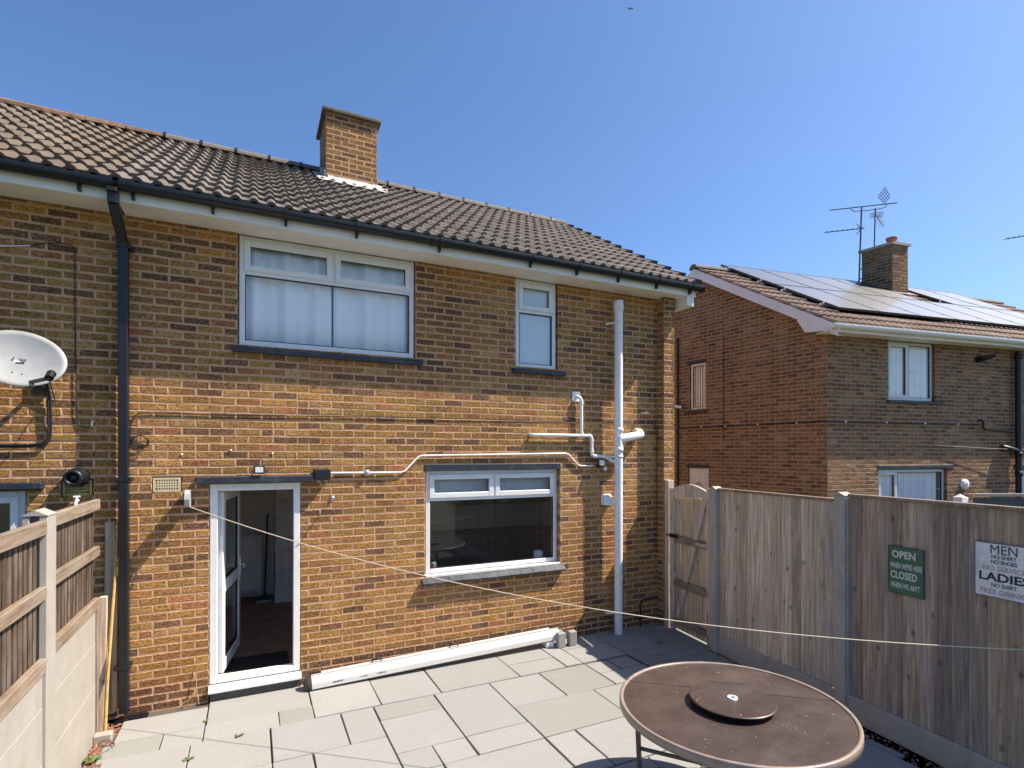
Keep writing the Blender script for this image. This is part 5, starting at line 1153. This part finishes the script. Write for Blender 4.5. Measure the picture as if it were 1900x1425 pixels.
m = MB(); m.box(1.78, 2.38, .16, .62, .152, .162, .003); m.build('door_mat', M['rubber'], label='dark door mat just inside the threshold', cat='mat')
jr = thing('glass_jar', (3.94, .2, .96), 'small jar with red contents on the kitchen window sill', 'jar')
m = MB(); m.lathe([(0, 0), (.04, 0), (.042, .01), (.042, .075), (.03, .085)], (3.945, .2, .962), 20); m.build('jar_body', plain('red jar', (.4, .1, .09), .3, .2, 30), jr)
m = MB(); m.lathe([(.03, .085), (.036, .1), (.03, .125), (0, .13)], (3.945, .2, .962), 20); m.build('jar_lid', M['grey'], jr)
pt = thing('white_pot', (5.36, .22, .96), 'white pot on the kitchen window sill at the right', 'pot')
m = MB(); m.box(5.27, 5.47, .15, .29, .962, .99, .004); m.build('saucer', M['dark_metal'], pt)
m = MB(); m.lathe([(0, .03), (.055, .03), (.06, .04), (.06, .15), (.052, .15), (.05, .06)], (5.36, .22, .962), 24); m.build('pot_body', M['white'], pt)
for k, (x0, x1) in enumerate(((3.84, 4.64), (4.7, 5.5))):
    bl_ = thing('window_blind', ((x0 + x1) / 2, .2, 1.9), f"{'left' if k == 0 else 'right'} pale venetian blind gathered behind the kitchen top light", 'blind', 'blinds in the kitchen top lights')
    for j in range(12):
        m = MB(); m.prism([(.15, 1.9 + j * .022), (.152, 1.899 + j * .022), (.172, 1.921 + j * .022), (.17, 1.922 + j * .022)], x0, x1); m.build('blind_slat', M['curtain'], bl_)
    for x in (x0 + .17, x1 - .22):
        m = MB(); m.tube([(x, .165, 2.18), (x + .01, .16, 2.0), (x - .01, .16, 1.87)], .008, 6); m.build('cord', M['white'], bl_)

# ================================================================ WEEDS, STALK, BIRD
def weed(x, y, z, lab, n=9, r=.035, seed=0):
    rnd = random.Random(seed); m = MB()
    for k in range(n):
        a = rnd.uniform(0, 6.28); l = r * rnd.uniform(.6, 1.3); c, s_ = math.cos(a), math.sin(a); w = l * .22
        m.add([(x, y, z), (x + c * l * .5 - s_ * w, y + s_ * l * .5 + c * w, z + l * .35), (x + c * l, y + s_ * l, z + l * .25), (x + c * l * .5 + s_ * w, y + s_ * l * .5 - c * w, z + l * .35)], [(0, 1, 2, 3)])
    m.build('weed', plain('weed leaf', (.1, .16, .03), .7, .3, 60), label=lab, cat='weed', group='weeds in the patio joints')
weed(1.655, -.45, -.004, 'small weed in the joint beside the door step', 9, .03, 1); weed(1.92, -.84, -.004, 'flat weed in a slab joint in front of the door', 12, .04, 2); weed(1.575, -1.07, -.004, 'green weed in the joint nearest the camera', 10, .04, 3); weed(1.0, -.1, -.01, 'yellow green weed at the end of the drain grate', 7, .03, 4); weed(6.62, -.62, -.014, 'dark weed on the shaded slabs near the gate', 8, .05, 5); weed(.9, -.75, -.02, 'tuft of weeds by the broken kerb block', 18, .07, 6)
st = MB(); stm = plain('dry stalk', (.42, .3, .15), .9, .2, 30)
st.tube([(1.57, -.05, 0), (1.55, -.03, .14), (1.545, -.02, .26), (1.56, -.012, .4)], [.004, .004, .003, .002], 6); st.tube([(1.55, -.03, .14), (1.49, -.04, .06), (1.4, -.06, .01)], .003, 6); st.tube([(1.55, -.03, .14), (1.5, -.05, .08), (1.46, -.06, .0)], .003, 6)
st.build('dead_stalk', stm, label='dry dead plant stalk against the wall left of the door', cat='plant')
bd_ = thing('bird', (14.61, 10.1, 18.8), 'tiny dark bird flying high in the sky', 'bird')
bm2 = MB(); c = Vector((14.61, 10.1, 18.8)); bm2.lathe([(0, -.06), (.018, -.035), (.022, 0), (.015, .04), (0, .065)], (c.x, c.y, c.z), 10, 'y')
bm2.build('body', M['dark_metal'], bd_)
for s_ in (-1, 1):
    m = MB(); m.add([c + Vector((0, -.02, .005)), c + rt * .08 * s_ + Vector((0, 0, .03)), c + rt * .15 * s_ + Vector((0, .02, .07 if s_ < 0 else .01)), c + rt * .07 * s_ + Vector((0, .03, .015))], [(0, 1, 2, 3)]); o = m.build('wing', M['dark_metal'], bd_); q = o.modifiers.new('t', 'SOLIDIFY'); q.thickness = .008
wl = MB(); wl.tube([(.97 + .05 * math.cos(q * .5), -.62 + .07 * math.sin(q * .5), .01 + .05 * abs(math.sin(q * .22))) for q in range(26)], .0025, 5); wl.build('wire_loop', M['rubber'], label='loop of thin black wire lying by the kerb block', cat='wire')
